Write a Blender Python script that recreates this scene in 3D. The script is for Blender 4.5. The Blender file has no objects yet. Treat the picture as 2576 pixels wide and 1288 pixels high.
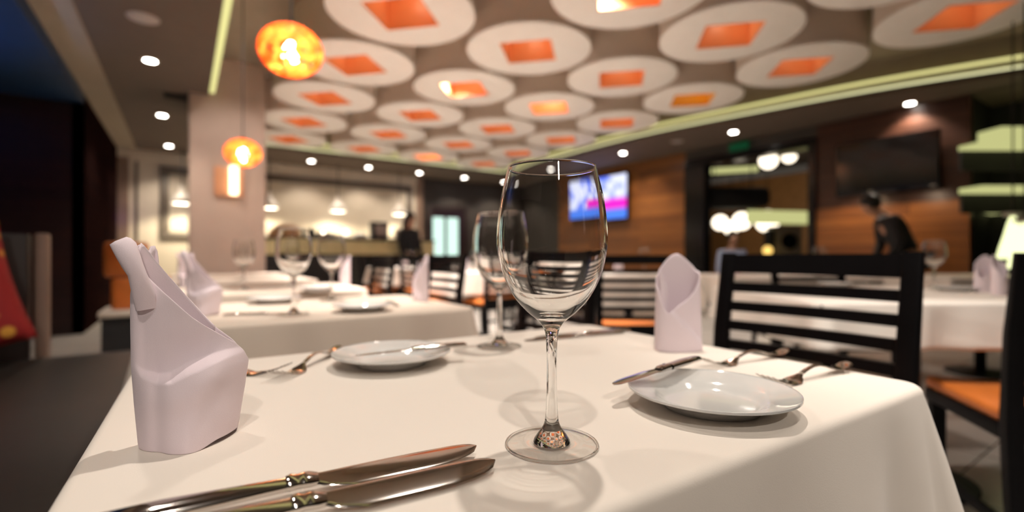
import bpy, bmesh, math, random
from mathutils import Vector, Matrix, noise
random.seed(4)
PI = math.pi
scene = bpy.context.scene
COL = scene.collection
scene.view_settings.view_transform = 'Standard'
scene.view_settings.look = 'None'
scene.view_settings.gamma = 1
scene.view_settings.use_curve_mapping = False
scene.view_settings.exposure = 0.30

# ------------------------------------------------------------------ camera
# world axes follow the room; the camera stands at the origin, turned by TH
F = 1211.0; CX = 1288.0; CY = 644.0; CAMZ = 0.903
TH = math.radians(34.3); CT, ST = math.cos(TH), math.sin(TH)
def c2w(X, Y, z=0.0): return Vector((X*CT + Y*ST, -X*ST + Y*CT, z))
def P(px, py, z):                       # pixel -> point on the plane of height z
    Y = F*(CAMZ - z)/(py - CY); return c2w((px-CX)*Y/F, Y, z)
def D(px, py, Y): return c2w((px-CX)*Y/F, Y, CAMZ - (py-CY)*Y/F)
def Wp(px, py, w):                      # pixel -> point on plane y = w
    k = (px-CX)/F; Y = w/(CT - k*ST); return D(px, py, Y)
def Up(px, py, u):
    k = (px-CX)/F; Y = u/(k*CT + ST); return D(px, py, Y)
cam_d = bpy.data.cameras.new('camera'); cam = bpy.data.objects.new('camera', cam_d); COL.objects.link(cam)
cam.location = (0, 0, CAMZ); cam.rotation_euler = (PI/2, 0, -TH)
cam_d.sensor_width = 36; cam_d.lens = F/2576*36; cam_d.clip_start = 0.02; cam_d.clip_end = 60
cam_d.dof.use_dof = True; cam_d.dof.focus_distance = 0.388; cam_d.dof.aperture_fstop = 2.7
scene.camera = cam

# ------------------------------------------------------------------ materials
def nt(name):
    m = bpy.data.materials.new(name); m.use_nodes = True; t = m.node_tree; t.nodes.clear()
    o = t.nodes.new('ShaderNodeOutputMaterial'); return m, t, o
def N(t, k, **kw):
    n = t.nodes.new(k)
    for a, b in kw.items():
        if a[0] == '_': setattr(n, a[1:], b)
        else: n.inputs[a.replace('_', ' ')].default_value = b
    return n
def pbr(name, col, rough=.5, metal=0, spec=.5, vary=.08, scale=6, bump=0, bscale=200, sheen=0, coat=0, sss=0, alpha=None):
    m, t, o = nt(name)
    b = N(t, 'ShaderNodeBsdfPrincipled'); b.inputs['Roughness'].default_value = rough
    b.inputs['Metallic'].default_value = metal; b.inputs['Specular IOR Level'].default_value = spec
    if sheen: b.inputs['Sheen Weight'].default_value = sheen
    if coat: b.inputs['Coat Weight'].default_value = coat; b.inputs['Coat Roughness'].default_value = .08
    tc = N(t, 'ShaderNodeTexCoord')
    n = N(t, 'ShaderNodeTexNoise', Scale=scale, Detail=3.0)
    t.links.new(tc.outputs['Object'], n.inputs['Vector'])
    r = N(t, 'ShaderNodeValToRGB'); c = col
    r.color_ramp.elements[0].color = (c[0]*(1-vary), c[1]*(1-vary), c[2]*(1-vary), 1); r.color_ramp.elements[0].position = .3
    r.color_ramp.elements[1].color = (min(1, c[0]*(1+vary)), min(1, c[1]*(1+vary)), min(1, c[2]*(1+vary)), 1); r.color_ramp.elements[1].position = .7
    t.links.new(n.outputs['Fac'], r.inputs['Fac']); t.links.new(r.outputs['Color'], b.inputs['Base Color'])
    if bump:
        n2 = N(t, 'ShaderNodeTexNoise', Scale=bscale, Detail=2.0); t.links.new(tc.outputs['Object'], n2.inputs['Vector'])
        bp = N(t, 'ShaderNodeBump', Strength=bump, Distance=.002); t.links.new(n2.outputs['Fac'], bp.inputs['Height'])
        t.links.new(bp.outputs['Normal'], b.inputs['Normal'])
    t.links.new(b.outputs['BSDF'], o.inputs['Surface']); return m
def emit(name, col, s):
    m, t, o = nt(name); e = N(t, 'ShaderNodeEmission', Color=(*col, 1), Strength=s)
    t.links.new(e.outputs['Emission'], o.inputs['Surface']); return m
def fabric(name, col, cell=900, rough=.85, bump=.25, var=.04, fold=0):
    m, t, o = nt(name)
    b = N(t, 'ShaderNodeBsdfPrincipled', Roughness=rough); b.inputs['Specular IOR Level'].default_value = .2
    b.inputs['Sheen Weight'].default_value = .15
    tc = N(t, 'ShaderNodeTexCoord')
    n = N(t, 'ShaderNodeTexNoise', Scale=3.0, Detail=4.0); t.links.new(tc.outputs['Object'], n.inputs['Vector'])
    r = N(t, 'ShaderNodeValToRGB')
    r.color_ramp.elements[0].color = (*[x*(1-var) for x in col], 1); r.color_ramp.elements[1].color = (*[min(1, x*(1+var)) for x in col], 1)
    t.links.new(n.outputs['Fac'], r.inputs['Fac']); t.links.new(r.outputs['Color'], b.inputs['Base Color'])
    nz = N(t, 'ShaderNodeTexNoise', Scale=float(cell), Detail=2.0); t.links.new(tc.outputs['Object'], nz.inputs['Vector'])
    bp = N(t, 'ShaderNodeBump', Strength=bump, Distance=.0004); t.links.new(nz.outputs['Fac'], bp.inputs['Height'])
    last = bp
    if fold:
        nf = N(t, 'ShaderNodeTexNoise', Scale=7.0, Detail=1.5); t.links.new(tc.outputs['Object'], nf.inputs['Vector'])
        b2 = N(t, 'ShaderNodeBump', Strength=fold, Distance=.02); t.links.new(nf.outputs['Fac'], b2.inputs['Height'])
        t.links.new(bp.outputs['Normal'], b2.inputs['Normal']); last = b2
    t.links.new(last.outputs['Normal'], b.inputs['Normal'])
    t.links.new(b.outputs['BSDF'], o.inputs['Surface']); return m
def planks(name, c1, c2, c3, axis='Y', rough=.35, ph=.11, pl=1.5):
    m, t, o = nt(name); b = N(t, 'ShaderNodeBsdfPrincipled', Roughness=rough)
    tc = N(t, 'ShaderNodeTexCoord'); sx = N(t, 'ShaderNodeSeparateXYZ'); cb = N(t, 'ShaderNodeCombineXYZ')
    t.links.new(tc.outputs['Object'], sx.inputs[0])
    t.links.new(sx.outputs[axis], cb.inputs['X']); t.links.new(sx.outputs['Z'], cb.inputs['Y'])
    br = N(t, 'ShaderNodeTexBrick', Scale=1.0); br.inputs['Brick Width'].default_value = pl; br.inputs['Row Height'].default_value = ph
    br.inputs['Mortar Size'].default_value = .004; br.inputs['Color1'].default_value = (*c1, 1); br.inputs['Color2'].default_value = (*c2, 1); br.inputs['Mortar'].default_value = (*[x*.3 for x in c3], 1)
    t.links.new(cb.outputs[0], br.inputs['Vector'])
    n = N(t, 'ShaderNodeTexNoise', Scale=4.0, Detail=6.0); mp = N(t, 'ShaderNodeMapping'); mp.inputs['Scale'].default_value = (1, 1, 14)
    t.links.new(tc.outputs['Object'], mp.inputs['Vector']); t.links.new(mp.outputs[0], n.inputs['Vector'])
    mx = N(t, 'ShaderNodeMix'); mx.data_type = 'RGBA'; mx.inputs[7].default_value = (*c3, 1)
    mt = N(t, 'ShaderNodeMath', _operation='MULTIPLY'); mt.inputs[1].default_value = .7; t.links.new(n.outputs['Fac'], mt.inputs[0])
    t.links.new(mt.outputs[0], mx.inputs[0]); t.links.new(br.outputs['Color'], mx.inputs[6])
    b.inputs['Specular IOR Level'].default_value = .5 if rough < .9 else 0.0
    t.links.new(mx.outputs[2], b.inputs['Base Color']); t.links.new(b.outputs['BSDF'], o.inputs['Surface']); return m

M = {}
M['cloth'] = fabric('table_linen', (.80, .73, .655), fold=.10)
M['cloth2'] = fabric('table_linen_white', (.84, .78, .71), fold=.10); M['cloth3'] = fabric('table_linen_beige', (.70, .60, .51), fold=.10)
M['napkin'] = fabric('lilac_napkin_linen', (.85, .73, .78), cell=1500, bump=.3, fold=.06)
M['black_wood'] = pbr('black_stained_wood', (.004, .0035, .004), .45, spec=.10, vary=.2, scale=10, bump=.1, bscale=80)
M['orange'] = pbr('orange_leather', (.62, .17, .03), .42, vary=.12, bump=.15, bscale=150)
M['steel'] = pbr('polished_steel', (.62, .58, .54), .09, metal=1, vary=.03, scale=30)
M['china'] = pbr('white_china', (.70, .69, .67), .12, coat=.6, vary=.01)
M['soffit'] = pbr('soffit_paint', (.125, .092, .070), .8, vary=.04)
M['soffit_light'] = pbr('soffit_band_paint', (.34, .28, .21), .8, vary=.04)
M['ceil'] = pbr('raised_ceiling_paint', (.30, .24, .18), .85, vary=.05)
M['navy'] = pbr('navy_ceiling_paint', (.003, .028, .085), .6, vary=.15)
M['cream_wall'] = pbr('cream_wall_paint', (.66, .58, .48), .7, vary=.04)
M['column'] = pbr('column_paint', (.60, .46, .39), .55, vary=.03, bump=.05, bscale=30)
M['dark_wall'] = pbr('dark_wall_paint', (.05, .042, .036), .6, vary=.1)
M['black'] = pbr('black_gloss', (.006, .006, .007), .15, vary=.1)
M['black_matte'] = pbr('black_matte', (.012, .011, .012), .7, vary=.2)
M['darkwood'] = planks('dark_brown_wood', (.035, .012, .010), (.022, .009, .008), (.014, .006, .005), 'X')
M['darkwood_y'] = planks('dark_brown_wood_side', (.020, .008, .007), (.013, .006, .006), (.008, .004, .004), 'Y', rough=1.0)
M['brownwood'] = planks('brown_wall_planks', (.085, .034, .020), (.055, .022, .014), (.03, .012, .008), 'Y')
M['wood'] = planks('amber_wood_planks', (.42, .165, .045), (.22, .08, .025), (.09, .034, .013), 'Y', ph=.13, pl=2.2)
M['brown'] = pbr('brown_panel', (.020, .010, .008), .5, vary=.15)
M['post'] = pbr('beige_post', (.24, .16, .12), .5, vary=.1)
M['bench'] = pbr('bench_leather', (.015, .012, .010), .45, vary=.12, bump=.2, bscale=60)
M['drum_side'] = fabric('drum_side_fabric', (.74, .62, .52), cell=300, bump=.1)
M['drum_face'] = pbr('drum_face_paint', (.92, .88, .83), .6, vary=.02)
M['copper'] = pbr('copper_orange_paint', (.90, .38, .16), .35, vary=.1, scale=3, spec=.6)
M['gold'] = pbr('gold_orange_paint', (.85, .42, .04), .35, vary=.1, scale=3, spec=.6)
M['cove_paint'] = pbr('cove_moulding_paint', (.62, .60, .38), .7, vary=.04)
M['greyframe'] = pbr('grey_moulding', (.13, .105, .085), .5, vary=.08)
M['white_enamel'] = pbr('white_enamel', (.8, .75, .68), .3, vary=.03)
M['skin'] = pbr('skin', (.45, .25, .17), .5, vary=.05)
M['hair'] = pbr('dark_hair', (.012, .009, .008), .5, vary=.2)
M['suit'] = pbr('black_suit_cloth', (.010, .011, .014), .8, vary=.2)
M['shirt_blue'] = pbr('pale_blue_shirt', (.35, .42, .62), .8)
M['shirt_grey'] = pbr('grey_blue_collar', (.45, .52, .60), .8)
M['basket'] = pbr('brown_wicker', (.40, .19, .07), .7, vary=.3, scale=40, bump=.5, bscale=60)
M['grey_plastic'] = pbr('grey_plastic', (.42, .38, .36), .5)
M['taupe'] = pbr('speaker_taupe', (.30, .27, .20), .5)
M['counter_front'] = pbr('buffet_front_cream', (.72, .62, .34), .5, vary=.05)
M['spot_glass'] = emit('lit_downlight', (1, .93, .84), 26)
M['bulb'] = emit('warm_bulb', (1, .80, .50), 32)
M['heat_bulb'] = emit('heat_lamp_glow', (1, .88, .68), 10)
M['cove'] = emit('painted_cove_glow', (.80, .74, .30), .95)  # emission stands in for light falling on the cove edge
M['cove_hi'] = emit('painted_cove_glow_bright', (.90, .86, .48), 1.0)
M['globe'] = emit('milk_glass_globe', (1, .86, .66), 2.6)
M['pane_glow'] = emit('frosted_lit_pane', (.62, .86, .74), 1.15)
M['shade_glow'] = emit('lit_bell_shade', (.88, .92, .48), 1.5)
M['shelf_glow'] = emit('lit_green_shelf', (.62, .62, .26), .75)
M['drum_lamp'] = emit('drum_lamp', (1, .78, .52), 8); M['drum_lamp_on'] = emit('drum_lamp_bright', (1, .82, .58), 45)
M['exit'] = emit('green_sign', (.02, .16, .06), .22)

def floor_mat():
    m, t, o = nt('floor_tiles'); b = N(t, 'ShaderNodeBsdfPrincipled', Roughness=.22)
    tc = N(t, 'ShaderNodeTexCoord'); br = N(t, 'ShaderNodeTexBrick', Scale=1.0); br.offset = 0
    br.inputs['Brick Width'].default_value = .6; br.inputs['Row Height'].default_value = .6; br.inputs['Mortar Size'].default_value = .004
    br.inputs['Color1'].default_value = (.62, .57, .52, 1); br.inputs['Color2'].default_value = (.56, .52, .47, 1); br.inputs['Mortar'].default_value = (.1, .08, .06, 1)
    t.links.new(tc.outputs['Object'], br.inputs['Vector']); t.links.new(br.outputs['Color'], b.inputs['Base Color'])
    t.links.new(b.outputs['BSDF'], o.inputs['Surface']); return m
M['floor'] = floor_mat()
def glass_mat():
    m, t, o = nt('clear_crystal'); g = N(t, 'ShaderNodeBsdfGlass', Roughness=0.0, IOR=1.5, Color=(.985, .985, .98, 1))
    t.links.new(g.outputs['BSDF'], o.inputs['Surface']); return m
M['glass'] = glass_mat()
def thin_glass():                       # thin flat sheet of glass: clear, with Fresnel reflection
    m, t, o = nt('thin_clear_glass'); tp = N(t, 'ShaderNodeBsdfTransparent', Color=(.97, .97, .965, 1)); g = N(t, 'ShaderNodeBsdfGlossy', Roughness=.02)
    lw = N(t, 'ShaderNodeLayerWeight', Blend=.5); pw = N(t, 'ShaderNodeMath', _operation='POWER'); pw.inputs[1].default_value = 5
    f = N(t, 'ShaderNodeMath', _operation='MULTIPLY_ADD'); f.inputs[1].default_value = .9; f.inputs[2].default_value = .04; t.links.new(lw.outputs['Facing'], pw.inputs[0]); t.links.new(pw.outputs[0], f.inputs[0])
    mx = N(t, 'ShaderNodeMixShader'); t.links.new(f.outputs[0], mx.inputs[0])
    t.links.new(tp.outputs[0], mx.inputs[1]); t.links.new(g.outputs[0], mx.inputs[2]); t.links.new(mx.outputs[0], o.inputs['Surface']); return m
M['thin_glass'] = thin_glass()
def dark_glass():
    m, t, o = nt('dark_screen_glass'); b = N(t, 'ShaderNodeBsdfPrincipled', Roughness=.12); b.inputs['Base Color'].default_value = (.006, .006, .008, 1)
    t.links.new(b.outputs['BSDF'], o.inputs['Surface']); return m
M['screen_off'] = dark_glass()
def screen_on():                        # blurred broadcast picture: pale blue, white, magenta and blue patches
    m, t, o = nt('television_picture'); tc = N(t, 'ShaderNodeTexCoord'); sx = N(t, 'ShaderNodeSeparateXYZ'); t.links.new(tc.outputs['Object'], sx.inputs[0])
    n = N(t, 'ShaderNodeTexNoise', Scale=3.0, Detail=2.0); t.links.new(tc.outputs['Object'], n.inputs['Vector'])
    r = N(t, 'ShaderNodeValToRGB'); e = r.color_ramp.elements
    e[0].color = (.12, .20, .95, 1); e[0].position = .36; e[1].color = (.75, .78, 1, 1); e[1].position = .52
    t.links.new(n.outputs['Fac'], r.inputs['Fac'])
    def mask(src, lo, hi):
        mr = N(t, 'ShaderNodeMapRange'); mr.inputs['From Min'].default_value = lo; mr.inputs['From Max'].default_value = hi; t.links.new(src, mr.inputs['Value']); return mr.outputs[0]
    ma = mask(sx.outputs['Z'], .02, -.08); mb = mask(sx.outputs['Y'], .15, 0.0)
    mm = N(t, 'ShaderNodeMath', _operation='MULTIPLY'); t.links.new(ma, mm.inputs[0]); t.links.new(mb, mm.inputs[1])
    x1 = N(t, 'ShaderNodeMix'); x1.data_type = 'RGBA'; t.links.new(mm.outputs[0], x1.inputs[0]); t.links.new(r.outputs['Color'], x1.inputs[6]); x1.inputs[7].default_value = (.85, .02, .55, 1)
    mc = mask(sx.outputs['Z'], -.20, -.28)
    x2 = N(t, 'ShaderNodeMix'); x2.data_type = 'RGBA'; t.links.new(mc, x2.inputs[0]); t.links.new(x1.outputs[2], x2.inputs[6]); x2.inputs[7].default_value = (.08, .22, .85, 1)
    em = N(t, 'ShaderNodeEmission', Strength=1.1); t.links.new(x2.outputs[2], em.inputs['Color']); t.links.new(em.outputs[0], o.inputs['Surface']); return m
M['screen_on'] = screen_on()
def floral():
    m, t, o = nt('red_floral_fabric'); b = N(t, 'ShaderNodeBsdfPrincipled', Roughness=.8); tc = N(t, 'ShaderNodeTexCoord')
    v = N(t, 'ShaderNodeTexVoronoi', Scale=13.0); t.links.new(tc.outputs['Object'], v.inputs['Vector'])
    r = N(t, 'ShaderNodeValToRGB'); e = r.color_ramp.elements; e[0].color = (.75, .36, .05, 1); e[0].position = .22; e[1].color = (.30, .012, .012, 1); e[1].position = .34
    t.links.new(v.outputs['Distance'], r.inputs['Fac']); t.links.new(r.outputs['Color'], b.inputs['Base Color']); t.links.new(b.outputs[0], o.inputs['Surface']); return m
M['floral'] = floral()
def wicker_glow(hole=.5):                      # woven orange globe, light passing through the weave
    m, t, o = nt('woven_orange_shade'); tc = N(t, 'ShaderNodeTexCoord')
    b = N(t, 'ShaderNodeBsdfPrincipled', Roughness=.6); b.inputs['Base Color'].default_value = (.9, .36, .06, 1)
    tr = N(t, 'ShaderNodeBsdfTranslucent', Color=(1, .44, .09, 1))
    mx = N(t, 'ShaderNodeMixShader'); mx.inputs[0].default_value = .8
    t.links.new(b.outputs[0], mx.inputs[1]); t.links.new(tr.outputs[0], mx.inputs[2])
    n = N(t, 'ShaderNodeTexNoise', Scale=26.0, Detail=2.0); t.links.new(tc.outputs['Object'], n.inputs['Vector'])
    st = N(t, 'ShaderNodeMath', _operation='GREATER_THAN'); st.inputs[1].default_value = hole; t.links.new(n.outputs['Fac'], st.inputs[0])
    tp = N(t, 'ShaderNodeBsdfTransparent'); m2 = N(t, 'ShaderNodeMixShader'); t.links.new(st.outputs[0], m2.inputs[0])
    t.links.new(mx.outputs[0], m2.inputs[1]); t.links.new(tp.outputs[0], m2.inputs[2]); t.links.new(m2.outputs[0], o.inputs['Surface']); return m
M['wicker'] = wicker_glow(.52); M['strand'] = wicker_glow(9.0)

# ------------------------------------------------------------------ mesh helpers
class B:
    def __init__(s): s.bm = bmesh.new()
    def box(s, x0, x1, y0, y1, z0, z1, bev=0, seg=2, mat=None):
        bm = s.bm; vs = [bm.verts.new(v) for v in ((x0,y0,z0),(x1,y0,z0),(x1,y1,z0),(x0,y1,z0),(x0,y0,z1),(x1,y0,z1),(x1,y1,z1),(x0,y1,z1))]
        fs = [bm.faces.new([vs[i] for i in q]) for q in ((3,2,1,0),(4,5,6,7),(0,1,5,4),(1,2,6,5),(2,3,7,6),(3,0,4,7))]
        if bev:
            es = list({e for f in fs for e in f.edges}); r = bmesh.ops.bevel(bm, geom=es, offset=bev, segments=seg, affect='EDGES', profile=.5)
        if mat is not None:
            vv = set(vs) | ({v for v in r['verts']} if bev else set())
            for v in vv:
                if v.is_valid: v.co = mat @ v.co
        return s
    def lathe(s, prof, seg=48, mat=None, closed=False):
        bm = s.bm; rings = []
        for r, z in prof:
            if r < 1e-6: rings.append([bm.verts.new((0, 0, z))])
            else: rings.append([bm.verts.new((r*math.cos(2*PI*i/seg), r*math.sin(2*PI*i/seg), z)) for i in range(seg)])
        n = len(rings)
        for k in range(n if closed else n-1):
            a, b = rings[k], rings[(k+1) % n]
            for i in range(seg):
                j = (i+1) % seg
                if len(a) == 1 and len(b) == 1: break
                if len(a) == 1: bm.faces.new((a[0], b[j], b[i]))
                elif len(b) == 1: bm.faces.new((a[i], a[j], b[0]))
                else: bm.faces.new((a[i], a[j], b[j], b[i]))
        if mat is not None:
            for rg in rings:
                for v in rg: v.co = mat @ v.co
        return s
    def loft(s, secs, n=12, p=2.0, cap=True, mat=None):
        # secs: (center, side vector * half width, up vector * half thickness)
        bm = s.bm; rings = []
        for c, a, b in secs:
            c, a, b = Vector(c), Vector(a), Vector(b); rg = []
            for i in range(n):
                t = 2*PI*i/n; ct, st = math.cos(t), math.sin(t)
                x = math.copysign(abs(ct)**(2/p), ct); y = math.copysign(abs(st)**(2/p), st)
                v = c + a*x + b*y
                if mat is not None: v = mat @ v
                rg.append(bm.verts.new(v))
            rings.append(rg)
        for k in range(len(rings)-1):
            for i in range(n):
                j = (i+1) % n; bm.faces.new((rings[k][i], rings[k][j], rings[k+1][j], rings[k+1][i]))
        if cap: bm.faces.new(rings[0][::-1]); bm.faces.new(rings[-1])
        return s
    def tube(s, pts, r, n=8):
        pts = [Vector(p) for p in pts]; rr = r if isinstance(r, (list, tuple)) else [r]*len(pts); secs = []
        for i, p in enumerate(pts):
            d = (pts[min(i+1, len(pts)-1)] - pts[max(i-1, 0)]).normalized()
            a = d.cross(Vector((0, 0, 1)))
            if a.length < .05: a = d.cross(Vector((0, 1, 0)))
            a.normalize(); b = a.cross(d); secs.append((p, a*rr[i], b*rr[i]))
        return s.loft(secs, n)
    def grid(s, fn, nu, nv):
        bm = s.bm; g = [[bm.verts.new(fn(i/nu, j/nv)) for j in range(nv+1)] for i in range(nu+1)]
        for i in range(nu):
            for j in range(nv): bm.faces.new((g[i][j], g[i+1][j], g[i+1][j+1], g[i][j+1]))
        return s
    def poly(s, pts):
        s.bm.faces.new([s.bm.verts.new(p) for p in pts]); return s
    def prism(s, pts, z0, z1):
        bm = s.bm; a = [bm.verts.new((x, y, z0)) for x, y in pts]; b = [bm.verts.new((x, y, z1)) for x, y in pts]
        n = len(pts); bm.faces.new(a[::-1]); bm.faces.new(b)
        for i in range(n): bm.faces.new((a[i], a[(i+1) % n], b[(i+1) % n], b[i]))
        return s
    def sphere(s, c, r, sc=(1, 1, 1), seg=20):
        m = Matrix.Translation(Vector(c)) @ Matrix.Diagonal((sc[0], sc[1], sc[2], 1))
        bmesh.ops.create_uvsphere(s.bm, u_segments=seg, v_segments=seg//2+2, radius=r, matrix=m); return s
    def build(s, name, mat, parent=None, smooth=True, ang=40, weld=0, label=None, loc=None, rotz=0):
        bm = s.bm
        if weld: bmesh.ops.remove_doubles(bm, verts=bm.verts, dist=weld)
        bmesh.ops.recalc_face_normals(bm, faces=bm.faces)
        me = bpy.data.meshes.new(name); bm.to_mesh(me); bm.free()
        if smooth:
            me.polygons.foreach_set('use_smooth', [True]*len(me.polygons))
            try: me.set_sharp_from_angle(angle=math.radians(ang))
            except Exception: pass
        me.materials.append(M[mat] if isinstance(mat, str) else mat)
        o = bpy.data.objects.new(name, me); COL.objects.link(o)
        if parent is not None: o.parent = parent
        if loc is not None: o.location = loc
        if rotz: o.rotation_euler.z = rotz
        if label: o['label'] = label
        return o
def tag(o, label, cat, group=None, kind=None):
    o['label'] = label; o['category'] = cat
    if group: o['group'] = group
    if kind: o['kind'] = kind
    return o
def thing(name, label, cat, loc=(0, 0, 0), rotz=0, group=None):
    o = bpy.data.objects.new(name, None); COL.objects.link(o); o.location = loc; o.rotation_euler = (0, 0, rotz)
    o.empty_display_size = .05; return tag(o, label, cat, group)
def struct(o): o['kind'] = 'structure'; return o
def dup(root, loc, rotz=None, label=None, group=None, scale=None):
    r = root.copy(); COL.objects.link(r); r.location = loc
    if rotz is not None: r.rotation_euler.z = rotz
    if label: r['label'] = label
    if group: r['group'] = group
    if scale: r.scale = (scale,)*3
    for ch in list(root.children):
        c = ch.copy(); COL.objects.link(c); c.parent = r
        for g in list(ch.children):
            d = g.copy(); COL.objects.link(d); d.parent = c
    return r
def point_to(o, target):
    d = Vector(target) - o.location; o.rotation_euler = d.to_track_quat('-Z', 'Y').to_euler()
def spot(loc, power, angle=100, blend=.6, radius=.04, col=(1, .86, .70), target=None, caustic=False):
    l = bpy.data.lights.new('spot_light', 'SPOT'); l.energy = power; l.spot_size = math.radians(angle); l.spot_blend = blend
    l.shadow_soft_size = radius; l.color = col
    o = bpy.data.objects.new('spot_light', l); COL.objects.link(o); o.location = loc
    if caustic: l.cycles.is_caustics_light = True
    if target: point_to(o, target)
    return o
def point(loc, power, radius=.04, col=(1, .8, .55)):
    l = bpy.data.lights.new('bulb_light', 'POINT'); l.energy = power; l.shadow_soft_size = radius; l.color = col
    o = bpy.data.objects.new('bulb_light', l); COL.objects.link(o); o.location = loc; return o

# ================================================================== THE SETTING
H = 1.9; ZS = CAMZ + H                   # soffit height
HD = 1.93; ZD = CAMZ + HD                # underside of the drums
ZC = CAMZ + HD*1.23                      # raised ceiling
UR, UL, WF, WN = 7.6, -.96, 10.9, -3.2
ZT = ZC + .05
B().box(-4.2, 13.2, WN-.2, 13.2, -.1, 0).build('floor', 'floor', smooth=False).__setitem__('kind', 'structure')
# right edge of the raised bay, an outward curve (u, w)
RE = [(H*a, H*b) for a, b in ((4.55, -1.0), (4.25, -.4), (4.02, .1), (3.794, .596), (3.555, 1.228), (3.399, 1.875), (3.257, 2.627), (3.218, 3.295), (3.237, 4.11), (3.26, 4.97))]
def dens(pts, k=4):
    out = []
    for i in range(len(pts)-1):
        p0 = pts[max(i-1, 0)]; p1 = pts[i]; p2 = pts[i+1]; p3 = pts[min(i+2, len(pts)-1)]
        for j in range(k):
            t = j/k
            out.append(tuple(.5*((2*p1[a]) + (-p0[a]+p2[a])*t + (2*p0[a]-5*p1[a]+4*p2[a]-p3[a])*t*t + (-p0[a]+3*p1[a]-3*p2[a]+p3[a])*t**3) for a in (0, 1)))
    out.append(pts[-1]); return out
RD = dens(RE)
WFE = 4.97*H; ULE = .130*H; WNE = RE[0][1]
URX = 9.6
s = B()
s.box(-.36*H, ULE, WN, WFE, ZS, ZS+.06)
s.box(-.36*H, UR+.1, WFE, WF, ZS, ZS+.06)
s.box(ULE, URX, WN, WNE, ZS, ZS+.06)
for i in range(len(RD)-1):
    (a0, b0), (a1, b1) = RD[i], RD[i+1]
    s.prism([(a0, b0), (max(UR+.05, a0+.3), b0), (max(UR+.05, a1+.3), b1), (a1, b1)], ZS, ZS+.06)
struct(s.build('ceiling', 'soffit', smooth=False))
struct(B().box(-.504*H, -.36*H, WN, WF, ZS-.012, ZS+.06).build('trim_1', 'soffit_light', smooth=False))
struct(B().box(-.6, 10.0, WN, WF, ZC, ZC+.08).build('ceiling', 'ceil', smooth=False))
struct(B().box(-4.2, -.504*H, WN, 7.4, ZS-.14, ZS+.1).build('ceiling', 'navy', smooth=False))
# recess walls
s = B(); s.box(.02, .06, WNE-.3, WFE+.3, ZS+.06, ZC); s.box(.06, 7.4, WFE+.26, WFE+.3, ZS+.06, ZC); s.box(.06, 9.5, WNE-.3, WNE-.26, ZS+.06, ZC)
for i in range(len(RD)-1):
    (a0, b0), (a1, b1) = RD[i], RD[i+1]
    s.prism([(a0+.22, b0), (a0+.26, b0), (a1+.26, b1), (a1+.22, b1)], ZS+.06, ZC)
struct(s.build('trim_2', 'ceil', smooth=False))
# cove: stepped moulding, two glowing bands imitating hidden cove lighting, round the raised bay
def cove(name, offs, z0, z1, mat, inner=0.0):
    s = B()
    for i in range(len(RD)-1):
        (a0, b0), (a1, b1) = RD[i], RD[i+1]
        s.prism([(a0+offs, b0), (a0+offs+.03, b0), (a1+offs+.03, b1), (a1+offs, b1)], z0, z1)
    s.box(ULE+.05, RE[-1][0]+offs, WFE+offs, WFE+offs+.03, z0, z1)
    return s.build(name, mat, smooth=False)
tag(cove('cove_glow_band', .006, ZS+.012, ZS+.085, 'cove_hi'), 'bright lower yellow-green painted glow of the lit cove along the raised ceiling edge', 'cove glow', 'painted cove glow')
struct(cove('trim_3', .05, ZS+.085, ZS+.17, 'cove_paint'))
tag(cove('cove_glow_band', .10, ZS+.17, ZS+.22, 'cove'), 'dimmer upper yellow-green painted glow of the lit cove above the bright one', 'cove glow', 'painted cove glow')
tag(B().box(ULE+.004, ULE+.055, WNE, 3.5*H, ZS+.01, ZS+.05).build('cove_glow_band', 'cove', smooth=False), 'yellow-green painted glow on the left edge of the raised ceiling, ending at the column', 'cove glow', 'painted cove glow')  # glowing box imitates the ceiling strip lit from the cove
# walls
struct(B().box(-4.2, UL-.0, 7.4, 7.5, 0, ZS).build('wall_left', 'darkwood', smooth=False))
struct(B().box(UL-.1, UL, 7.4, WF, 0, ZS).build('wall_left', 'darkwood_y', smooth=False))
struct(B().box(-4.3, -4.2, WN, 7.4, 0, ZS).build('wall_left', 'dark_wall', smooth=False))
struct(B().box(-4.3, 10.0, WN-.1, WN, 0, ZT).build('wall_back', 'darkwood', smooth=False))
xc = 4.79
struct(B().box(UL, xc, WF, WF+.15, 0, ZS).build('wall_front', 'cream_wall', smooth=False))
s = B(); s.box(xc, UR, WF, WF+.15, 0, ZS); struct(s.build('wall_front', 'dark_wall', smooth=False))
struct(B().box(xc-.16, xc, WF-.05, WF, 0, ZS).build('trim_4', 'post', smooth=False))
struct(B().box(UL, xc-.16, WF-.06, WF, ZS-.16, ZS).build('trim_5', 'cream_wall', smooth=False))
struct(B().box(UL, UL+.16, WF-.08, WF, 0, ZS-.16).build('trim_6', 'post', smooth=False))
struct(B().box(UL+.24, UL+.29, WF-.02, WF, 0, ZS-.2).build('trim_7', 'greyframe', smooth=False))
def wpy(px, u=UR): return Up(px, 644, u).y
y_a, y_b, y_c, y_d = wpy(1725), wpy(1775), wpy(2035), wpy(2055)
y_e = wpy(2440); y_w = wpy(1408)
struct(B().box(UR, UR+.12, y_w, WF, 0, ZS).build('wall_right', 'dark_wall', smooth=False))
struct(B().box(UR, UR+.12, y_a, y_w, 0, ZS).build('wall_right', 'wood', smooth=False))
struct(B().box(UR, UR+.12, y_e, y_d, 0, ZS).build('wall_right', 'brownwood', smooth=False))
struct(B().box(UR, UR+.12, y_d, y_a, 2.62, ZS).build('wall_right', 'dark_wall', smooth=False))
struct(B().box(UR+.9, UR+1.0, WN, y_e, 0, ZS).build('wall_right', 'black_matte', smooth=False))
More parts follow.
